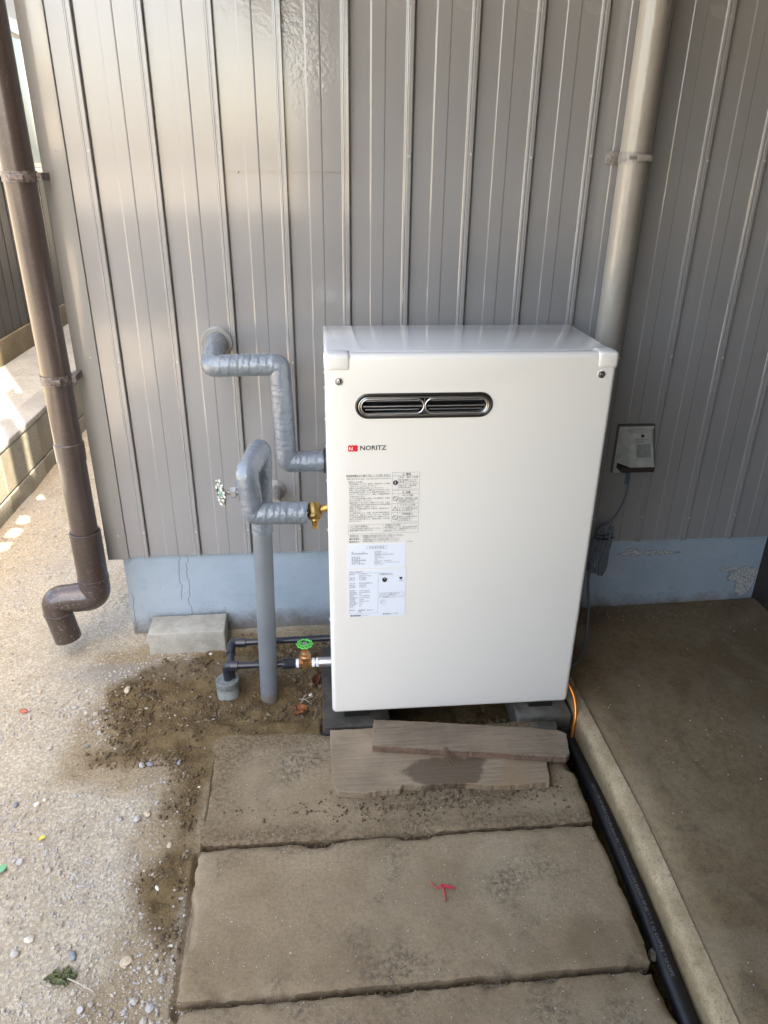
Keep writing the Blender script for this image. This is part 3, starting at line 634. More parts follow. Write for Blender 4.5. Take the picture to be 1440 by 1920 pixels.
# corner caps
for s_, xc in ((-1, HX), (1, HX+HW)):
    xa, xb = (xc-.0015, xc+.052) if s_ < 0 else (xc-.044, xc+.0018)
    from_bm('corner_cap', bx(xa, xb, HY-.0022, HY+.045, HZ1-.034, HZ1+.0018, .009, 4), M_CAP, ht, smooth=True, angle=60)
for (sx, sz_) in ((.0075, .8925), (.5475, .9005)):
    o = lathe('screw', [(.0075, 0), (.0075, .0012), (.0052, .0012), (.0050, .0005), (.0050, .0014), (.0030, .0022), (.001, .0018), (.0003, .0010)], M_SCREW, ht, (sx, HY-.0002, sz_), AX['-y'], 20)
    lathe('screw_seat', [(.0100, 0), (.0098, .0006), (.0078, .0008)], M_CAP, ht, (sx, HY+.0001, sz_), AX['-y'], 24)
for zz in (.90, .868, .80, .74, .66, .60, .54, .30):
    lathe('side_screw', [(.0038, 0), (.0038, .0018), (.0015, .0028)], M_SCREW, ht, (HX+.0005, HY+.045, zz), AX['-x'], 10)
# vent
vs = thing  # (no-op)
def ring(name, cx, cz, w_, h_, r_, y, mat, par, flat=1.0):
    pts = stadium(cx, cz, w_, h_); V = []; F = []; n = len(pts); seg = 10
    for i in range(n):
        a = Vector((pts[i][0], 0, pts[i][1])); t = (Vector((pts[(i+1) % n][0], 0, pts[(i+1) % n][1]))-Vector((pts[i-1][0], 0, pts[i-1][1]))).normalized(); nn = Vector((t.z, 0, -t.x))
        for k in range(seg): al = 2*math.pi*k/seg; V.append((a.x+nn.x*r_*math.cos(al), y+flat*r_*math.sin(al), a.z+nn.z*r_*math.cos(al)))
    for i in range(n):
        for k in range(seg): F.append((i*seg+k, i*seg+(k+1) % seg, ((i+1) % n)*seg+(k+1) % seg, ((i+1) % n)*seg+k))
    return mesh(name, V, F, mat, par, smooth=True)
vl = from_bm('vent_lining', prism_y(stadium(VC[0], VC[1], VW-.001, VH-.001), HY+.0335, HY+.0338), M_BLACK, ht)
ring('vent_frame', VC[0], VC[1], VW-.001, VH-.001, .0030, HY-.0004, M_DSTEEL, ht, .7)
ring('vent_frame', VC[0], VC[1]-.0005, VW-.012, VH-.011, .0022, HY-.0015, M_STEEL, ht)
pts = stadium(VC[0], VC[1], VW-.002, VH-.002); pin_ = stadium(VC[0], VC[1], VW-.014, VH-.012); V = []; F = []; n = len(pts)
for q_, yv in ((pts, HY+.001), (pin_, HY+.012)):
    for a_, b__ in q_: V.append((a_, yv, b__))
for i in range(n): j = (i+1) % n; F.append((i, j, n+j, n+i))
mesh('vent_throat', V, F, M_STEEL, ht, smooth=True)
for s_ in (-1, 1):
    cx = VC[0]+s_*.0658; ring('grille_ring', cx, VC[1]-.0005, .1285, VH-.017, .0017, HY-.0015, M_BAR, ht)
    for dz, yv in ((-.0005, -.0015), (.0095, .005), (-.0095, .006)):
        pipe('vent_bar', [(cx-.060+abs(dz)*.5, HY+yv, VC[1]+dz), (cx+.060-abs(dz)*.5, HY+yv, VC[1]+dz)], .0013, M_BAR, ht, 8)
for dz in (-.012, -.004, .004, .012):
    box('louvre', VC[0]-.125, VC[0]+.125, HY+.020, HY+.031, VC[1]+dz-.0006, VC[1]+dz+.0006, M_DSTEEL, ht)
for s_ in (-1, 1): pipe('vent_link', [(VC[0], HY-.001, VC[1]+s_*.004), (VC[0], HY-.001, VC[1]+s_*(VH/2-.008))], .0014, M_DSTEEL, ht, 8)
# feet on the two pads
for fx in (HX+.06, HX+HW-.06):
    for fy in (HY+.045, HY+HD-.04): box('foot', fx-.03, fx+.03, fy-.02, fy+.02, .018, HZ0+.006, M_DSTEEL, ht)
o = box('concrete_pad', -.044, .125, -.468, -.13, -.05, .0175, M_PADW, None, .003); tag(o, 'flat grey concrete pad under the left side of the water heater', 'pad', 'pads carrying the water heater')
o = box('concrete_pad', .452, .592, -.468, -.14, -.05, .0175, M_PAD, None, .004); tag(o, 'grey concrete pad under the right side of the water heater beside the orange tube', 'pad', 'pads carrying the water heater')
# --- print
FY = HY-.0006
def text(body, x_, z_, size, mat, par, name='lettering', y=FY, w=None, lh=1.0, align='LEFT', bold=0, ext=0, rot=None):
    c_ = bpy.data.curves.new('t', 'FONT'); c_.body = body; c_.size = 1; c_.resolution_u = 2; c_.space_line = lh; c_.align_x = align; c_.offset = bold; c_.extrude = ext
    t_ = bpy.data.objects.new('t', c_); COL.objects.link(t_); dg = bpy.context.evaluated_depsgraph_get(); dg.update()
    me = bpy.data.meshes.new_from_object(t_.evaluated_get(dg)); bpy.data.objects.remove(t_); bpy.data.curves.remove(c_)
    n_ = len(me.vertices); co = np.zeros(n_*3); me.vertices.foreach_get('co', co); co = co.reshape(-1, 3)
    sx = size
    if w: sx = w/(co[:,0].max()-co[:,0].min())
    P_ = np.stack([co[:,0]*sx, np.zeros(n_), co[:,1]*size], 1)
    if ext: P_[:,1] = -co[:,2]*size
    off = np.array(origin(par)) if par is not None else np.zeros(3)
    P_ += np.array([x_, y, z_])-off; me.vertices.foreach_set('co', P_.astype(np.float32).ravel()); me.materials.clear(); me.materials.append(mat); me.update()
    o_ = bpy.data.objects.new(name, me); COL.objects.link(o_); o_.parent = par; return o_
def frames(rects, par, t=.00035, mat=M_INKG, y=FY, name='printed_lines'):
    V = []; F = []
    def q(a, b, c_, d): n_ = len(V); V.extend([(a, y, c_), (b, y, c_), (b, y, d), (a, y, d)]); F.append((n_, n_+1, n_+2, n_+3))
    for (a, b, c_, d) in rects:
        if b-a < 1e-6: q(a-t/2, a+t/2, c_, d)
        elif d-c_ < 1e-6: q(a, b, c_-t/2, c_+t/2)
        else: q(a, b, c_, c_+t); q(a, b, d-t, d); q(a, a+t, c_+t, d-t); q(b-t, b, c_+t, d-t)
    return mesh(name, V, F, mat, par)
lt = text('NORITZ', .0492, .7460, .0142, M_INK, ht, w=.0548, bold=.018)
bm = bmesh.new()
for i in range(3):
    for j in (0, 1): bmesh.ops.create_circle(bm, cap_ends=True, segments=16, radius=.0042, matrix=Matrix.Translation((.0283+i*.0063, HY-.0007-.00001*(i*2+j), .7472+j*.0062)) @ AX['-y'])
n0 = len(bm.verts); vs_ = [bm.verts.new(p_) for p_ in ((.0262, HY-.0008, .7465), (.0430, HY-.0008, .7465), (.0430, HY-.0008, .7540), (.0262, HY-.0008, .7540))]; bm.faces.new(vs_)
lg = from_bm('logo', bm, M_RED, ht); text('N', .0262, .7463, .0108, M_LOGOW, ht, 'logo_letter', y=HY-.0011, bold=.02)
T1 = '取扱説明書をよく読んで正しくご使用ください。'
text(T1, .0201, .6865, .0052, M_INKG, ht, w=.095, bold=.01)
text('取扱を誤りますと火災、やけどなどのおそれがあります。', .0215, .6795, .0042, M_INKG, ht, w=.0935)
BODY = ['(使用上の注意)', '屋外用機器については、給気口、排気口はいつも確保', 'し物などでふさがないでください。', '乾燥など他の用途に使用しないでください。', '冬期、冷え込みが厳しく凍結のおそれがあるときは、', '取扱説明書に記載している凍結予防手段をしてく', 'ださい。これを怠りますと、凍結して機器が破損す', 'る場合があります。', 'ときどき取扱説明書に記載してある要領で、点検と', '手入れを行なってください。', '機器を故障なく永く安全にご使用いただくため、１年に', '１度程度定期点検の依頼を販売店または取扱説明書', '記載の事業所までご連絡ください。', '地震などで機器を転倒された場合は、販売店までご', '連絡ください。', '万一機器を落したり、地震、火災等の異常の場合は', '使用をやめ、運転スイッチを「切」にし、販売店ま', 'たは取扱説明書記載の事業所までご連絡ください。', '異常のまま使用を続けると、故障や感電、火災の原', '因となります。']
for i, l in enumerate(BODY):
    full = len(l) >= 21; text(l, .0245 if i == 0 else .0262, .6728-i*.00488, .0039, M_INKG, ht, w=.0875 if full else .0875*len(l)/23.5)
frames([(.0201, .1150, .6855, .6855), (.1183, .1774, .6545, .6942), (.1183, .1774, .6866, .6866), (.1317, .1317, .6545, .6866), (.1185, .1776, .5760, .6522), (.1185, .1776, .6447, .6447), (.1319, .1319, .5760, .6447), (.1185, .1776, .6214, .6214), (.1185, .1776, .5994, .5994),
        (.0235, .1784, .5499, .5730), (.1000, .1000, .5499, .5730), (.0254, .0475, .5425, .5425), (.0551, .146, .5425, .5425)], ht)
text('⚠ 警告', .1390, .6877, .0055, M_INK, ht, bold=.01); text('⚠ 注意', .1390, .6456, .0055, M_INK, ht, bold=.01)
text('外れ・閉そく危険', .1338, .6808, .0048, M_INK, ht, w=.040); text('屋外用機器については、\n排気筒トップが外れた\nり、ふさがっていないか\n確認する。一酸化炭素\n中毒の恐れあり。', .1335, .6750, .0040, M_INKG, ht, w=.041, lh=1.10)
text('やけど注意', .1400, .6385, .0050, M_INK, ht, w=.024); text('使用中、使用直後は、機器\n本体の排気口や排気管など\nの高温部に注意のない', .1335, .6322, .0040, M_INKG, ht, w=.041, lh=1.10)
text('シャワーに注意', .1360, .6158, .0050, M_INK, ht, w=.033); text('シャワーを使用するとき\nは、手で適温を確かめる\nやけどの恐れあり。', .1335, .6105, .0040, M_INKG, ht, w=.041, lh=1.05)
text('可燃物禁止', .1400, .5940, .0050, M_INK, ht, w=.024); text('機器の上や周囲に置きや\nすい物を置かない。\n火災の恐れあり。', .1335, .5880, .0040, M_INKG, ht, w=.041, lh=1.10)
text('(スス取り剤禁止)', .0272, .5665, .0052, M_INK, ht, w=.040); text('スス取り剤を絶対に使用しないでください。\n機器が損傷する恐れがあります。', .0262, .5615, .0040, M_INKG, ht, w=.070, lh=1.12)
text('(設置上の注意)', .1050, .5680, .0048, M_INK, ht, w=.033); text('屋外用機器については、屋内に給排気を接続\nしないでください。排気筒を囲うことにより\n屋内待機としないでください。', .1030, .5630, .0040, M_INKG, ht, w=.072, lh=1.10)
text('使用方法', .0262, .5437, .0050, M_INK, ht, w=.019); text('使用時は台所近傍の表示に従って操作してください。', .0551, .5437, .0042, M_INKG, ht, w=.090)
text('●給湯運転', .0252, .5362, .0048, M_INK, ht, w=.022); text('●運転停止', .0252, .5292, .0048, M_INK, ht, w=.022)
text('①運転スイッチを「入」にしてください。\n②給湯温度をお好みの温度に調節してください。\n使用後は運転スイッチを「切」にしてください。', .0551, .5385, .0042, M_INKG, ht, w=.082, lh=1.08); text('GRR6402B', .1530, .5270, .0030, M_INKG, ht)
def disc(name, cx, cz, r0, r1, mat, seg=24, y=FY):
    V = []; F = []
    for k in range(seg):
        a = 2*math.pi*k/seg; V.append((cx+r1*math.cos(a), y, cz+r1*math.sin(a))); V.append((cx+r0*math.cos(a), y, cz+r0*math.sin(a)))
    for k in range(seg): j = (k+1) % seg; F.append((2*k, 2*j, 2*j+1, 2*k+1))
    return mesh(name, V, F, mat, ht)
disc('warning_symbol', .1255, .6704, .0001, .0056, M_INK); text('!', .1237, .6675, .0085, M_LOGOW, ht, 'symbol_mark', y=FY-.0003, bold=.03)
for zc in (.6330, .5873):
    disc('warning_symbol', .1258, zc, .0048, .0056, M_INK); V = [(.1218, FY, zc+.0042), (.1224, FY, zc+.0048), (.1298, FY, zc-.0042), (.1292, FY, zc-.0048)]; mesh('symbol_mark', V, [(0, 1, 2, 3)], M_INK, ht)
a_ = [(.1196, .6045), (.1324, .6045), (.1260, .6150)]; b_ = [(.1208, .6052), (.1312, .6052), (.1260, .6138)]
mesh('warning_symbol', [(p_[0], FY, p_[1]) for p_ in a_+b_], [(0, 1, 4, 3), (1, 2, 5, 4), (2, 0, 3, 5)], M_INK, ht); text('!', .1249, .6062, .0068, M_INK, ht, 'symbol_mark')
# stickers
SY = HY-.0010
s1 = box('sticker', .0208, .1520, HY-.0007, HY-.00005, .4630, .5238, M_STICK, ht); s2 = box('sticker', .0218, .1537, HY-.0007, HY-.00005, .3338, .4592, M_STICK, ht)
frames([(.0637, .1093, .5120, .5195)], s1, y=SY); text('特 定 保 守 製 品', .0700, .5138, .0050, M_INK, s1, y=SY, w=.033)
text('品　　　　　名\n特定製造事業者等名\n\n製 造 年 月\n製 造 番 号\n設計標準使用期間\n点 検 期 間\n問 合 せ 連 絡 先', .0300, .5035, .0036, M_INK, s1, y=SY, w=.036, lh=1.17)
text(':\n:\n\n:\n:\n:\n:\n:', .0722, .5035, .0036, M_INK, s1, y=SY, lh=1.17)
text('OX-3706YV\n株式会社ノーリツ\n兵庫県神戸市中央区江戸町93\n2025年1月\n2025.01-009412\n10年\n2033年12月 ～ 2037年6月\n株式会社ノーリツ コンタクトセンター\n0120-911-026', .0815, .5040, .0036, M_INKG, s1, y=SY, w=.058, lh=1.13)
text('OX-3706YV', .0254, .4525, .0054, M_INK, s2, y=SY, w=.030); frames([(.0242, .0908, .3430, .4505), (.0938, .1505, .3838, .3972), (.0938, .1505, .3880, .3880)], s2, y=SY)
text('給湯方式\n\n設置方式\n燃焼方式\n\n点火方式\n給気方式\n燃料種類\n\n使用燃料\n最大燃焼量\n連続給湯出力\n熱効率\n最高使用圧力\n定格電圧\n消費電力\n最大消費電力\n伝熱面積\n質 量\n\n製造年月', .0258, .4470, .0036, M_INK, s2, y=SY, w=.018, lh=1.33)
text('OX-3706YV\n給湯付ふろがま用\n屋外据置形\n圧力噴霧式\n\n高電圧放電自動点火\n自然給排気\n灯油 JIS1号\n\n37.4kW (3.66L/h)\n34.9kW 連続出力\n89%\n0.5MPa 最高使用\nAC100V 50/60Hz\n55/58W\n凍結防止 120W\n0.9m2\n23kg\nPI\n\n2025年1月', .0470, .4470, .0036, M_INKG, s2, y=SY, w=.030, lh=1.33)
text('2025.01 - 009412\nPAB', .0436, .3500, .0040, M_INK, s2, y=SY, w=.036, lh=.9)
V = []; F = []; xx = .0260; k = 0
while xx < .0508: w_ = random.choice([.0004, .0007, .0011]); n_ = len(V); V += [(xx, SY, .3352), (xx+w_, SY, .3352), (xx+w_, SY, .3398), (xx, SY, .3398)]; F.append((n_, n_+1, n_+2, n_+3)); xx += w_+random.choice([.0004, .0006])
mesh('barcode', V, F, M_INK, s2); text('009412-2501-1', .0530, .3362, .0026, M_INKG, s2, y=SY)
text('給湯部認証番号 JIS A003\nふろ部認証番号 JIS-J02-P/V', .0930, .4470, .0032, M_INKG, s2, y=SY, w=.032)
text('株式会社ノーリツ', .1020, .3378, .0052, M_INK, s2, y=SY, w=.036, bold=.01)
text('エネルギー消費効率 88.0%\n区分名 K 目標基準値', .0955, .3935, .0030, M_INKG, s2, y=SY, w=.045, lh=1.15); text('製造事業者 ノーリツ', .1010, .3848, .0028, M_INKG, s2, y=SY, w=.03)
mesh('certification_mark', [(p_[0], SY, p_[1]) for p_ in ((.1052, .4382), (.0990, .4345), (.1005, .4275), (.1052, .4245), (.1100, .4275), (.1115, .4345))], [(0, 1, 2, 3, 4, 5)], M_INK, s2)
mesh('certification_mark', [(p_[0], SY-.0002, p_[1]) for p_ in ((.1052, .4362), (.1035, .4335), (.1070, .4335))], [(0, 1, 2)], M_STICK, s2)
mesh('certification_mark', [(p_[0], SY, p_[1]) for p_ in ((.1423, .4300), (.1385, .4345), (.1390, .4372), (.1415, .4378), (.1423, .4368), (.1431, .4378), (.1456, .4372), (.1461, .4345))], [(0, 1, 2, 3, 4, 5, 6, 7)], M_INK, s2); text('JHIA', .1385, .4270, .0036, M_INK, s2, y=SY, w=.010)
o = disc('approval_mark', .1023, .3721, .0058, .0062, M_INKG, 28, SY); o.parent = s2; o.location = (0,0,0); text('P S\nE', .0985, .3722, .0042, M_INK, s2, y=SY, lh=.9)

# ------------------------------------------------------------------ lagged pipes
def spiral(pitch, amp, wob=.012, seed=0):
    ph = [random.random()*6 for _ in range(4)]
    def f(i, n, s, a):
        t = (((s+.004*math.sin(s*90+ph[3]))/pitch+a/6.2832) % 1.0)
        return 1+amp*(t-.5)+wob*(math.sin(a*2+s*40+ph[0])*.5+math.sin(a*3-s*95+ph[1])*.4+math.sin(a+s*160+ph[2])*.35)
    return f
def lag(name, P_, r_, mat, par, seed, fr=.013, amp=.032, wob=.012, seg=36):
    random.seed(seed); pts = resample(fillet(P_, fr, 8), .0022)
    return pipe(name, pts, r_, mat, par, seg, True, spiral(.017, amp, wob), angle=80)
up = thing('lagged_pipe', (-.285, -.06, .86), 'grey taped pipe from the round wall sleeve stepping down to the heater side', 'pipe', 'grey taped pipes left of the heater')
A = [(-.284, .02, .880), (-.284, -.085, .866), (-.284, -.142, .848), (-.124, -.148, .852), (-.116, -.152, .604), (-.018, -.155, .606)]
lag('lagging', A, .0265, M_TAPE, up, 3)
lathe('wall_sleeve', [(.034, -.004), (.0375, -.004), (.0385, .010), (.0370, .0115), (.034, .010)], M_TRIM, up, (-.284, -.001, .874), AX['-y'], 32)
lathe('pipe_gland', [(.031, 0), (.031, .006), (.026, .006)], M_BLACK, up, (-.024, -.155, .606), AX['x'], 24)
lo = thing('lagged_riser', (-.185, -.315, 0), 'grey taped riser from the soil looping to the brass valve, hand wheel on its side', 'pipe', 'grey taped pipes left of the heater')
lag('riser_lagging', [(-.186, -.315, -.05), (-.1747, -.3105, .505)], .0232, M_TAPE2, lo, 5, amp=.008, wob=.006)
lag('riser_lagging', [(-.1750, -.3107, .49), (-.168, -.308, .700), (-.194, -.398, .676), (-.186, -.402, .580), (-.066, -.402, .579)], .0255, M_TAPE, lo, 8, fr=.015)
lathe('wall_escutcheon', [(.030, 0), (.030, .004), (.018, .012), (.018, .10)], M_BRKT, lo, (-.158, .002, .462), AX['-y'], 24)
# brass check valve to heater
bv = thing('brass_valve', (-.049, -.402, .57), 'small tarnished brass drain valve between the taped loop and the heater side', 'valve')
pipe('valve_stub', [(-.068, -.402, .579), (-.050, -.402, .581), (-.018, -.400, .590)], .0085, M_BRASS, bv, 16)
D = Matrix.Rotation(R(62), 4, 'X')
D2 = Matrix.Rotation(R(180-28), 4, 'X')
lathe('valve_body', [(.001, -.020), (.012, -.018), (.0145, -.012), (.0145, .006), (.0165, .008), (.0165, .014), (.0135, .017), (.012, .020), (.001, .021)], M_BRASSD, bv, (-.049, -.405, .585), D2, 24)
lathe('drain_nipple', [(.0085, 0), (.0085, .004), (.0065, .006), (.0078, .008), (.006, .011), (.0074, .013), (.0056, .016), (.0068, .018), (.0045, .022), (.001, .022)], M_BRASS, bv, (-.049, -.4145, .568), D2, 18)
# rusty hand wheel on riser
def handwheel(name, c_, rot, r_, mat, par, lobes=8, th=.0035, spokes=4, hub=.007, tall=.006):
    M = Matrix.Translation(c_) @ rot; bm = bmesh.new()
    def addtube(P_, rr, closed=False, seg=8):
        V, F = tube(P_, rr, seg, not closed); vs = [bm.verts.new(M @ Vector(v)) for v in V]
        for f_ in F:
            try: bm.faces.new([vs[i] for i in f_])
            except ValueError: pass
    n = lobes*10; P_ = [(r_*(1+.07*math.cos(lobes*2*math.pi*k/n))*math.cos(2*math.pi*k/n), r_*(1+.07*math.cos(lobes*2*math.pi*k/n))*math.sin(2*math.pi*k/n), 0) for k in range(n+1)]; addtube(P_, th, True)
    P_ = [(.72*r_*math.cos(2*math.pi*k/40), .72*r_*math.sin(2*math.pi*k/40), tall*.35) for k in range(41)]; addtube(P_, th*.75, True)
    for k in range(lobes):
        a = 2*math.pi*(k+.5)/lobes; addtube([(.72*r_*math.cos(a), .72*r_*math.sin(a), tall*.35), (r_*.96*math.cos(a), r_*.96*math.sin(a), 0)], th*.6)
    for k in range(spokes):
        a = 2*math.pi*k/spokes+.4; addtube([(0, 0, -tall*.3), (.75*r_*math.cos(a), .75*r_*math.sin(a), tall*.3)], th*.8)
    wh = from_bm(name, bm, mat, par, smooth=True); return wh
RX = AX['-x']
pipe('valve_stem', [(-.205, -.400, .632), (-.252, -.400, .632)], .0045, M_SSP, lo, 12)
lathe('packing_nut', [(.0125, 0), (.0125, .010), (.0105, .013), (.007, .014)], M_SSP, lo, (-.219, -.400, .632), AX['-x'], 6, angle=20)
wh = handwheel('hand_wheel', (-.252, -.400, .632), Matrix.Rotation(R(24), 4, 'Z') @ AX['-x'], .0275, M_FLAKE, lo)
lathe('wheel_hub', [(.0085, -.006), (.0085, .004), (.004, .006)], M_VERD, lo, (-.250, -.400, .632), AX['-x'], 14)

# ------------------------------------------------------------------ black water pipes, valve, sleeve
cup = thing('pipe_sleeve', (-.294, -.297, 0), 'short grey pipe sleeve sticking out of the soil below the black pipe elbow', 'sleeve')
lathe('sleeve', [(.0295, -.04), (.0295, .046), (.026, .047), (.026, -.03)], M_CUP, cup, (-.294, -.297, 0), seg=32)
lathe('rim_band', [(.0297, .028), (.0303, .029), (.0303, .0475), (.0285, .0483), (.0262, .0478)], M_CUPR, cup, (-.294, -.297, 0), seg=32)
fp = thing('black_water_pipe', (-.2, -.30, .09), 'black plastic pipe passing in front of the riser to the green valve', 'pipe', 'black plastic water pipes')
yq = -.305
pipe('pipe', [(-.262, yq, .096), (-.128, yq, .0955)], .0088, M_PVCB, fp, 20)
pipe('elbow', fillet([(-.292, yq+.012, .030), (-.292, yq+.004, .096), (-.262, yq, .0965)], .022, 10), .0118, M_PVCB, fp, 24)
lathe('elbow_collar', [(.0115, 0), (.0134, .001), (.0134, .020), (.010, .021)], M_PVCB, fp, (-.282, yq, .0965), AX['x'], 24)
pipe('drop_pipe', [(-.292, yq+.012, .04), (-.292, yq+.014, -.05)], .009, M_PVCB, fp, 16)
lathe('adapter', [(.009, 0), (.0140, .001), (.0140, .022), (.0132, .024), (.0132, .035), (.008, .036)], M_PVCB, fp, (-.147, yq, .0955), AX['x'], 24)
bp = thing('black_return_pipe', (-.28, -.22, .09), 'black plastic pipe running behind the riser along the foundation', 'pipe', 'black plastic water pipes')
pipe('pipe', [(-.262, -.205, .098), (-.02, -.205, .1015)], .0088, M_PVCB, bp, 20)
lathe('elbow_collar', [(.0105, 0), (.0128, .001), (.0128, .022), (.009, .023)], M_PVCB, bp, (-.272, -.205, .098), AX['x'], 24)
pipe('elbow', fillet([(-.262, -.205, .098), (-.288, -.205, .098), (-.2865, -.245, .090)], .020, 10), .0118, M_PVCB, bp, 24)
pipe('drop_pipe', fillet([(-.2870, -.235, .092), (-.2820, -.288, .082), (-.280, -.292, -.03)], .018, 8), .0092, M_PVCB, bp, 18)
gv = thing('gate_valve', (-.086, -.305, .095), 'bronze gate valve with a bright green hand wheel and white thread tape', 'valve')
for xa, xb in ((-.1115, -.1025), (-.0700, -.0610), (-.0585, -.0515)):
    lathe('thread_tape', [(.0102, 0), (.0118, .001), (.0122, (xb-xa)/2), (.0118, xb-xa-.001), (.0102, xb-xa)], M_PTFE, gv, (xa, yq, .0955), AX['x'], 20)
pipe('nipple', [(-.062, yq, .0955), (-.050, yq, .0955)], .0095, M_SSP, gv, 16)
lathe('connector', [(.0125, 0), (.0130, .001), (.0130, .034), (.011, .035)], M_SSP, gv, (-.0515, yq, .0955), AX['x'], 24)
for xa, xb in ((-.1030, -.0925), (-.0800, -.0695)): lathe('valve_end', [(.0125, 0), (.0125, xb-xa)], M_BRONZE, gv, (xa, yq, .0955), AX['x'], 6, angle=20)
lathe('valve_body', [(.006, -.013), (.0118, -.010), (.0122, .004), (.0115, .012), (.0155, .017), (.0160, .024), (.0150, .026), (.0135, .027), (.0125, .034), (.0085, .037), (.0075, .043), (.0035, .044), (.0035, .060)], M_BRONZE, gv, (-.0862, yq, .0955), seg=28)
handwheel('hand_wheel', (-.0862, yq, .0955+.060), Matrix.Rotation(R(180), 4, 'X'), .0190, M_GREEN, gv, lobes=10, th=.0024, spokes=4, tall=-.010)
lathe('wheel_hub', [(.006, -.004), (.0062, .002), (.003, .0035)], M_SSP, gv, (-.0862, yq, .0955+.061), seg=12)

# ------------------------------------------------------------------ loose concrete block against the foundation
bm = bx(-.5385, -.322, -.098, -.004, -.010, .065, .004, 3, rot=Matrix.Rotation(R(1.2), 4, 'Z'))
for v in bm.verts: v.co += Vector((random.uniform(-1,1), random.uniform(-1,1), random.uniform(-1,1)))*.0006
o = from_bm('concrete_block', bm, M_BLOCK, None, smooth=True, angle=50); tag(o, 'pale grey loose concrete block lying against the blue foundation', 'block')

# ------------------------------------------------------------------ timber boards
def slab_poly(name, pts, z0, z1, mat, label, cat, group=None, jag=.0012, side=None, tilt=(0,0)):
    P_ = []; n = len(pts); random.seed(len(pts)*7)
    for i in range(n):
        a, b = Vector(pts[i]), Vector(pts[(i+1) % n]); L = (b-a).length; k = max(1, int(L/.006))
        for j in range(k):
            p_ = a.lerp(b, j/k); P_.append((p_.x+random.uniform(-jag, jag), p_.y+random.uniform(-jag, jag)))
    c_ = Vector((sum(p_[0] for p_ in P_)/len(P_), sum(p_[1] for p_ in P_)/len(P_))); V = []; F = []; m_ = len(P_)
    zf = lambda x_, y_: tilt[0]*(x_-c_.x)+tilt[1]*(y_-c_.y)
    for (q, dz, zz) in ((1.0, 0, z0), (1.0, 0, z1-.002), (.994, 0, z1)):
        for (a, b) in P_:
            X_ = c_.x+(a-c_.x)*q; Y_ = c_.y+(b-c_.y)*(q if q == 1 else .985); V.append((X_, Y_, zz+zf(X_, Y_)))
    for l in (0, 1):
        for i in range(m_): j = (i+1) % m_; F.append((l*m_+i, l*m_+j, (l+1)*m_+j, (l+1)*m_+i))
    b = bmesh.new(); vs = [b.verts.new(v) for v in V]
    for f_ in F: b.faces.new([vs[i] for i in f_])
    b.faces.new([vs[2*m_+i] for i in range(m_)]); b.faces.new([vs[i] for i in range(m_)][::-1]); bmesh.ops.recalc_face_normals(b, faces=b.faces)
    for f_ in b.faces:
        if side and abs(f_.normal.z) < .4: f_.material_index = 1
    bmesh.ops.triangulate(b, faces=[f_ for f_ in b.faces if len(f_.verts) > 4])
    o_ = from_bm(name, b, mat, None)
    if side: o_.data.materials.append(side)
    return tag(o_, label, cat, group)
BA = [(-.0272,-.4782),(.0784,-.479),(.40,-.50),(.4867,-.5725),(.4802,-.6201),(.4712,-.6748),(.4651,-.6868),(.4135,-.6902),(.3191,-.6845),(.3056,-.6803),(.2498,-.6728),(.183,-.6749),(.1319,-.6683),(.1258,-.6801),(.0741,-.6832),(.0437,-.6868),(-.0159,-.676),(-.0245,-.6509)]
BB = [(.0816,-.4696),(.2094,-.4871),(.2803,-.4993),(.4736,-.5315),(.5297,-.5447),(.547,-.5555),(.5337,-.6243),(.5218,-.6334),(.3597,-.6072),(.2441,-.5899),(.0719,-.5606),(.0745,-.5149)]
slab_poly('wooden_board', BA, .001, .0185, M_WOODA, 'wide weathered grey-brown board with a dark damp stain, lying on the first slab', 'board', 'weathered boards in front of the heater', side=M_WOODA)
slab_poly('wooden_board', BB, .0195, .0365, M_WOODB, 'narrow weathered board lying on top of the wider stained board', 'board', 'weathered boards in front of the heater', side=M_WOODE)
slab_poly('wood_or_pad_strip', [(.3449,-.4923),(.4797,-.5027),(.4786,-.5251),(.3409,-.5107)], -.015, .016, M_WOODB, 'short wood scrap half hidden behind the narrow board', 'wood scrap')
slab_poly('stone_piece', [(.4863,-.4827),(.5449,-.4849),(.5379,-.5245),(.4817,-.5179)], -.02, .012, M_PAD, 'flat dark stone piece behind the right end of the narrow board', 'stone')
slab_poly('wood_or_pad_strip', [(-.05,-.478),(.075,-.475),(.10,-.455),(-.05,-.46)], -.03, -.002, M_BLACK, 'black strip standing in for the wet front face of the left concrete pad', 'strip', jag=.0006)  # not wood: black strip standing in for the pad's wet front face
# debris in the dark gap under the heater
n = 500; px = rng.uniform(.12, .46, n); py = rng.uniform(-.475, -.40, n); o = scatter('gap_debris', np.stack([px, py, np.full(n, -.050)], 1), .002+.008*rng.random(n)**3, M_CLOD, .7); tag(o, 'dark dirt and rubble in the gap beneath the heater', 'dirt', kind='stuff')
# wire wisp on the boards
o = thing('plant_wisp', (.245, -.6, .037), 'dried thin root wisp hanging over the edge of the narrow board', 'root')
for k in range(7):
    random.seed(50+k); a = random.uniform(-.4, .4); p0 = Vector((.243+random.uniform(-.006, .006), -.580, .038)); pts = [p0, p0+Vector((random.uniform(-.006,.006), -.014, .003)), p0+Vector((random.uniform(-.004,.01), -.022, -.010)), p0+Vector((random.uniform(-.006,.028), -.032-random.random()*.01, -.018))]
    pipe('root_fibre', fillet(pts, .01, 5), .00045, M_WOODE, o, 5)

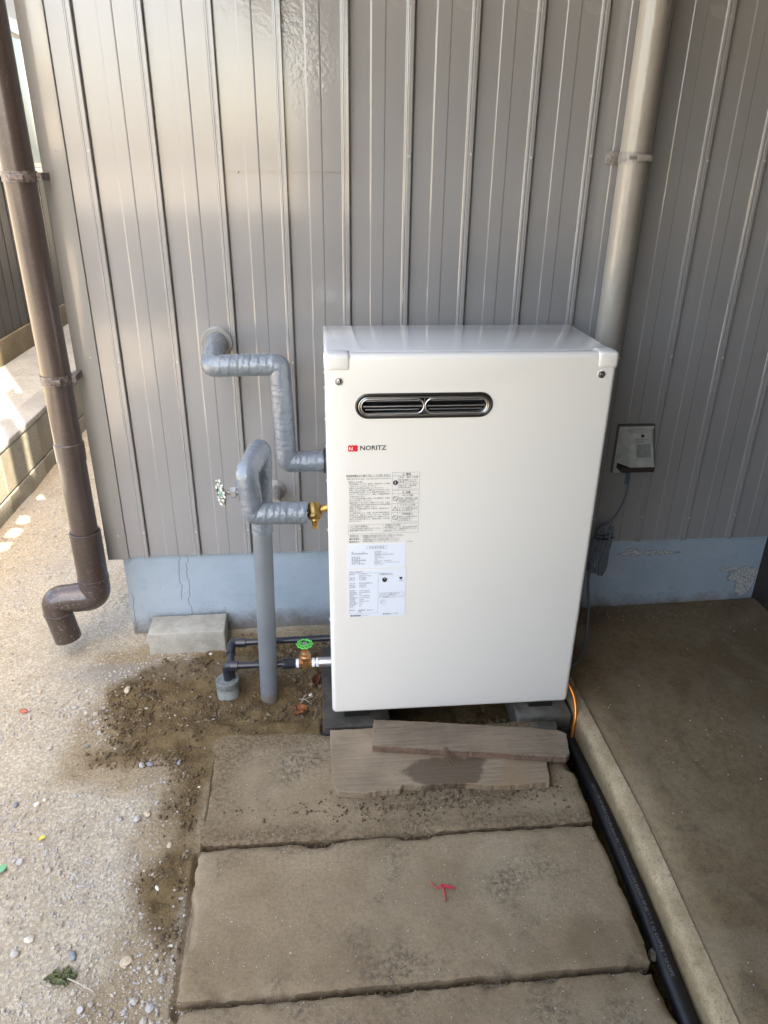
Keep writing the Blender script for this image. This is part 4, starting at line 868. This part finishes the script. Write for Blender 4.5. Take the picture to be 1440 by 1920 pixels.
# ------------------------------------------------------------------ black hose in the trench
hs = thing('black_hose', (.57, -1.0, -.04), 'black printed hose lying in the trench along the kerb', 'hose')
HP = [(.590, -.36, -.058), (.590, -.50, -.052), (.586, -.62, -.045), (.5835, -.71, -.037), (.579, -.85, -.034), (.5745, -.98, -.031), (.5665, -1.12, -.030), (.562, -1.19, -.029), (.552, -1.45, -.029), (.54, -2.4, -.03)]
pipe('hose', resample(fillet(HP, .06, 6), .01), .0168, M_HOSE, hs, 28)
msg = '02111138-VP 600V CV IN 2mm IN * TERADACO ON BAND SP-JS * * T O OAPE-J * U-OPE'
def on_hose(body):
    c_ = bpy.data.curves.new('t', 'FONT'); c_.body = body; c_.size = 1; c_.resolution_u = 2; t_ = bpy.data.objects.new('t', c_); COL.objects.link(t_); dg = bpy.context.evaluated_depsgraph_get(); dg.update()
    me = bpy.data.meshes.new_from_object(t_.evaluated_get(dg)); bpy.data.objects.remove(t_); n_ = len(me.vertices); co = np.zeros(n_*3); me.vertices.foreach_get('co', co); co = co.reshape(-1, 3)
    L = co[:,0].max(); y_ = -.66-(co[:,0]/L)*.46; v_ = (co[:,1]-.35)*.0085; hp = np.array(HP); cx = np.interp(-y_, -hp[:,1], hp[:,0]); cz = np.interp(-y_, -hp[:,1], hp[:,2])
    al = v_/.0170-.10; X_ = cx+.0172*np.sin(al); Z_ = cz+.0172*np.cos(al); co = np.stack([X_, y_, Z_], 1)-np.array(hs.location); me.vertices.foreach_set('co', co.astype(np.float32).ravel()); me.materials.clear(); me.materials.append(M_HOSEP); me.update()
    o_ = bpy.data.objects.new('lettering', me); COL.objects.link(o_); o_.parent = hs
on_hose(msg)
# orange tube
ot = tag(pipe('orange_tube', resample(fillet([(.560, -.38, .105), (.580, -.415, .092), (.596, -.440, .070), (.602, -.458, .042), (.600, -.475, .018), (.592, -.488, -.018), (.590, -.495, -.06)], .02, 6), .004), .0040, M_COPPER, None, 12), 'thin shiny orange copper tube curving down beside the lower right corner of the heater', 'tube')

# ------------------------------------------------------------------ outlet box and cord
ob = thing('outlet_box', (.86, -.02, .565), 'weathered grey outdoor outlet box on the siding right of the heater', 'outlet')
box('gasket', .7995, .908, -.011, -.001, .492, .638, M_GASK, ob, .003)
box('back_plate', .803, .903, -.0145, -.0112, .495, .633, M_OUT, ob, .001)
def hood(name, pts_back, pts_front, mat, par):   # frustum between two quads
    V = pts_back+pts_front; F = [(0,1,2,3), (7,6,5,4), (0,4,5,1), (1,5,6,2), (2,6,7,3), (3,7,4,0)]; b = bmesh.new(); vs = [b.verts.new(v) for v in V]
    for f_ in F: b.faces.new([vs[i] for i in f_])
    bmesh.ops.recalc_face_normals(b, faces=b.faces); bmesh.ops.bevel(b, geom=list(b.edges), offset=.0028, segments=3, profile=.5, affect='EDGES'); return from_bm(name, b, mat, par, smooth=True, angle=45)
yb = -.0145
hood('cover', [(.806,yb,.628),(.902,yb,.628),(.908,yb,.527),(.806,yb,.527)], [(.832,-.030,.618),(.892,-.030,.618),(.900,-.064,.529),(.828,-.064,.529)], M_OUT, ob)
box('grille', .810, .905, -.055, -.0147, .511, .5265, M_OUTD, ob, .001)
mesh('faded_label', [(.846,-.0412,.5905),(.888,-.0412,.5905),(.888,-.0543,.5560),(.846,-.0543,.5560)], [(0,1,2,3)], M_OUTL, ob)
for k, (z_, w_) in enumerate(((.6035, .040), (.598, .030))): mesh('printed_line', [(.842,-.0362-k*.0022,z_),(.836+w_,-.0362-k*.0022,z_),(.836+w_,-.0374-k*.0022,z_-.003),(.842,-.0374-k*.0022,z_-.003)], [(0,1,2,3)], M_OUTL, ob)
lathe('screw', [(.0045, 0), (.0045, .003), (.002, .0035)], M_OUTD, ob, (.864, -.0325, .612), AX['-y'], 14); lathe('screw', [(.0048, 0), (.0048, .003), (.002, .0035)], M_OUTD, ob, (.873, -.0145, .503), AX['-y'], 14)
pc = thing('power_cord', (.80, -.03, .3), 'grey power cord coiled and tied between the outlet box and the heater', 'cord')
pipe('plug', [(.8345, -.040, .5275), (.836, -.038, .505), (.838, -.036, .492)], .0068, M_PLUG, pc, 16, rf=lambda i, n, s, a: (1.0, 1.0, .6)[i])
lathe('strain_relief', [q for k in range(6) for q in ((.0058, -.004*k), (.0058, -.004*k-.002), (.0040, -.004*k-.0022), (.0040, -.004*k-.0038))], M_PLUG, pc, (.8385, -.036, .492), seg=14)
pipe('cable', resample(fillet([(.8395,-.036,.480),(.846,-.034,.455),(.844,-.033,.420),(.833,-.033,.383),(.812,-.034,.345),(.797,-.034,.318),(.790,-.035,.29)], .02, 6), .005), .0032, M_CORD, pc, 10)
random.seed(5)
for k in range(6):
    cx = .776+.0075*k+random.uniform(-.002,.002); tw = random.uniform(-.006, .006); r_ = .011+.004*random.random(); pts = []
    for j in range(41):
        a = 2*math.pi*j/40; hgt = .079*(1+.05*math.sin(k*2.1)); sx = r_*math.cos(a)*(.55+.45*abs(math.sin(a))) if math.sin(a) < 0 else r_*math.cos(a)*.8
        pts.append((cx+sx+.004*math.sin(a)+tw*.5*(math.sin(a)), -.030-.012*math.sin(a*1+k)-.002*k, .2575+hgt*math.sin(a)))
    pipe('coil_loop', pts, .0037, M_CORD, pc, 8, False)
pipe('cable_tie', [(.762, -.048, .303), (.79, -.056, .301), (.822, -.048, .303)], .0022, M_TIE, pc, 8); pipe('cable_tie', [(.766, -.048, .313), (.79, -.055, .314), (.815, -.048, .316)], .0018, M_TIE, pc, 8)
pipe('cable', resample(fillet([(.776,-.033,.215),(.768,-.033,.16),(.778,-.033,.10),(.775,-.060,.062),(.742,-.150,.040),(.700,-.235,.036),(.660,-.295,.037),(.600,-.32,.05),(.57,-.30,.10)], .05, 8), .006), .0036, M_CORD, pc, 10)

# ------------------------------------------------------------------ small loose things
def rock(name, x_, y_, r_, mat, label, cat='stone', sc=(1, .75, .55), seed=0, z_=None):
    b = bmesh.new(); bmesh.ops.create_icosphere(b, subdivisions=2, radius=1); rs = random.Random(seed); d = [Vector((rs.uniform(-1,1), rs.uniform(-1,1), rs.uniform(-1,1))).normalized() for _ in range(7)]; h = [rs.uniform(.6, .95) for _ in d]
    for v in b.verts:
        for dd, hh in zip(d, h):
            t_ = v.co.dot(dd)
            if t_ > hh: v.co -= dd*(t_-hh)
    bmesh.ops.scale(b, verts=b.verts, vec=(r_*sc[0], r_*sc[1], r_*sc[2])); bmesh.ops.rotate(b, verts=b.verts, cent=(0,0,0), matrix=Matrix.Rotation(rs.uniform(0, 6.28), 3, 'Z'))
    zz = float(gz(np.array([x_]), np.array([y_]))[0]) if z_ is None else z_
    me = bpy.data.meshes.new(name); b.to_mesh(me); b.free(); o_ = link(name, me, mat, None, (x_, y_, zz+r_*sc[2]*.55)); return tag(o_, label, cat)
G = 'stones and chips lying on the dirt'
ROCKS = [(-.813,-.324,.0125,M_SHARD,'flat brick-red shard on the pale gravel below the brown downspout','shard',(1.2,.8,.35)), (-.685,-.326,.0078,M_SGREY,'round grey pebble right of the brick-red shard','pebble',(1,.9,.8)), (-.795,-.253,.009,M_STAN,'blocky tan stone just above the brick-red shard','stone',(1,.8,.7)),
 (-.562,-.271,.012,M_STAN,'angular tan stone at the upper left edge of the dark soil','stone',(1.1,.7,.6)), (-.363,-.115,.0052,M_CHIP,'small white chip in front of the loose concrete block','chip',(1,.7,.8)), (-.384,-.545,.0075,M_SBLUE,'blue-grey stone on the damp dirt left of the first slab','stone',(1,.8,.8)),
 (-.470,-.546,.0085,M_SGREY,'light grey stone of the pair on the damp edge, the left one','stone',(.8,.9,.8)), (-.452,-.545,.0085,M_SBLUE,'dark grey upright stone of the pair on the damp edge, the right one','stone',(.6,1.1,.8)), (-.375,-.876,.0062,M_CHIP,'flat white chip on the brown damp dirt left of the second slab','chip',(1.3,.6,.3)),
 (-.327,-.62,.0060,M_CHIP,'long cream chip at the left edge of the first slab','chip',(1.3,.6,.4)), (-.331,-.995,.0052,M_CHIP,'bluish white chip beside the left edge of the second slab','chip',(1.2,.7,.3)), (-.661,-.794,.0080,M_SGREY,'round pale pebble above the withered weed, near the green leaf','pebble',(1,1,.8)),
 (-.587,-.965,.0088,M_CHIP,'white rounded pebble left of the withered weed','pebble',(1.1,.9,.7)), (-.603,-.990,.0080,M_SGREY,'grey pebble just below the white rounded pebble','pebble',(1,.9,.8)), (-.404,-1.018,.012,M_STAN,'flat pinkish tan stone right of the withered weed','stone',(1,.95,.4)),
 (-.449,-.704,.0085,M_SGREY,'grey cobble amid small gravel in the middle of the pale dirt','pebble',(1,.9,.7)), (-.430,-.690,.010,M_STAN,'cream slanted stone beside the grey cobble in the pale dirt','stone',(1.1,.7,.5)), (-.076,-.306,.0062,M_CHIP,'white chip on dark soil between the green valve and the heater','chip',(1.1,.8,.5)),
 (-.722,-.643,.0080,M_SBLUE,'brownish grey pebble at the left edge on pale dirt','pebble',(1,.8,.7)), (-.676,-.645,.0075,M_CHIP,'white square pebble on the pale dirt at left','pebble',(1,.9,.7)), (-.461,-1.095,.0072,M_SGREY,'grey pebble near the lower edge, under the withered weed','pebble',(1,.9,.8)),
 (-.614,-.467,.0055,M_SBLUE,'single small dark stone on the pale dirt','stone',(1,.9,.8)), (-.368,-.777,.0080,M_STAN,'brown stone at the upper left corner of the second slab','stone',(1,.8,.7)), (-.5,-1.0,.0085,M_SBLUE,'dark bluish stone pair piece just above the withered weed','stone',(.7,1.3,.7)), (.552,-1.07,.012,M_PAD,'small rough stone wedged in the trench beside the hose','stone',(1,1,1))]
for i, (a, b, r_, mt, lb, ct, sc) in enumerate(ROCKS): rock('stone', a, b, r_, mt, lb, ct, sc, i, z_=(-.035 if a > .5 else None))
def leaf(name, x_, y_, L, Wd, mat, label, rot=0, curl=.3, seed=0, lift=.002, cat='leaf', crumple=0):
    rs = random.Random(seed); V = []; F = []; nu, nv = 12, 7
    for i in range(nu):
        u = i/(nu-1); wv = Wd*math.sin(math.pi*min(1, u*.96+.02))**.7
        for j in range(nv):
            v = (j/(nv-1)-.5)*2; zz = curl*Wd*v*v+crumple*(rs.random()-.3)+.1*L*math.sin(u*3); X_ = (u-.5)*L; Y_ = v*wv/2+crumple*.5*(rs.random()-.5); V.append((X_*math.cos(rot)-Y_*math.sin(rot), X_*math.sin(rot)+Y_*math.cos(rot), zz))
    for i in range(nu-1):
        for j in range(nv-1): F.append((i*nv+j, (i+1)*nv+j, (i+1)*nv+j+1, i*nv+j+1))
    zz = float(gz(np.array([x_]), np.array([y_]))[0]); me = bpy.data.meshes.new(name); me.from_pydata(V, [], F); me.update(); o_ = link(name, me, mat, None, (x_, y_, zz+lift)); return tag(o_, label, cat)
leaf('dead_leaf', -.100, -.385, .036, .030, M_LEAF, 'crumpled orange-brown dead leaf on the dark soil left of the heater foot', .5, .5, 1, .003, crumple=.010)
leaf('dead_leaf', -.060, -.262, .045, .022, M_LEAFR, 'dark red leaf lying below the green valve beside the heater', 1.4, .5, 2, .004, crumple=.004)
leaf('green_leaf', -.693, -.812, .026, .020, M_LEAFG, 'mint green leaf at the left edge of the photo', .9, .2, 3)
leaf('yellow_leaf', -.637, -.737, .016, .010, M_LEAFY, 'small yellow leaf on pale dirt', .6, .3, 4)
wd = thing('weed', (-.50, -1.045, 0), 'withered flat green weed on the pale dirt near the lower left corner', 'weed')
for k, (dx, dy, L, rt) in enumerate(((-.022,.004,.030,.1),(-.010,-.006,.034,-.25),(-.002,.010,.028,1.3),(.006,.000,.026,.5),(-.016,.010,.022,2.4),(.010,.008,.018,-1.0))):
    l = leaf('leaf', -.50+dx, -1.045+dy, L, .011, M_WEED, '', rt, .4, 60+k, .002, crumple=.003); loc = l.location.copy(); l.parent = wd; l.location = loc-wd.location
    for q in ('label', 'category'):
        if q in l: del l[q]
pipe('stem', fillet([(-.495,-1.045,.003),(-.47,-1.058,.006),(-.445,-1.072,.004)], .02, 6), .0011, M_ROOTW, wd, 6)
rt = thing('root_fibre_tuft', (-.09, -.352, 0), 'thin pale root fibres just above the crumpled orange-brown leaf', 'root')
for a, b in (((-.116,-.371,.004),(-.070,-.340,.012)), ((-.100,-.355,.006),(-.085,-.335,.016)), ((-.105,-.345,.008),(-.080,-.36,.010))): pipe('fibre', [a, ((a[0]+b[0])/2, (a[1]+b[1])/2, .016), b], .0007, M_ROOTW, rt, 5)
ss = thing('red_string', (.18, -.925, .002), 'scrap of red string lying on the second paving slab', 'string')
def ribbon(P_, w_, mat, par):
    return pipe('strand', resample(fillet([(a, b, c_) for a, b, c_ in P_], .004, 5), .0015), w_, mat, par, 8)
ribbon([(.1600,-.9095,.003),(.1660,-.9190,.003),(.1735,-.9245,.003),(.1800,-.9230,.004)], .0012, M_STRING, ss); ribbon([(.1790,-.9160,.004),(.1800,-.9235,.005),(.1835,-.9300,.004),(.1840,-.9420,.003),(.1830,-.9530,.003)], .0014, M_STRING, ss)
ribbon([(.1800,-.9170,.004),(.1900,-.9180,.004),(.2000,-.9220,.003),(.2085,-.9265,.003)], .0009, M_STRING, ss); ribbon([(.1810,-.9225,.004),(.1920,-.9250,.003),(.2070,-.9270,.003)], .0010, M_STRING, ss)
mesh('fold', [(.1805,-.9170,.0035),(.1925,-.9185,.0045),(.2075,-.9268,.0032),(.1930,-.9250,.0040),(.1815,-.9235,.0035)], [(0,1,2,3,4)], M_STRING, ss)
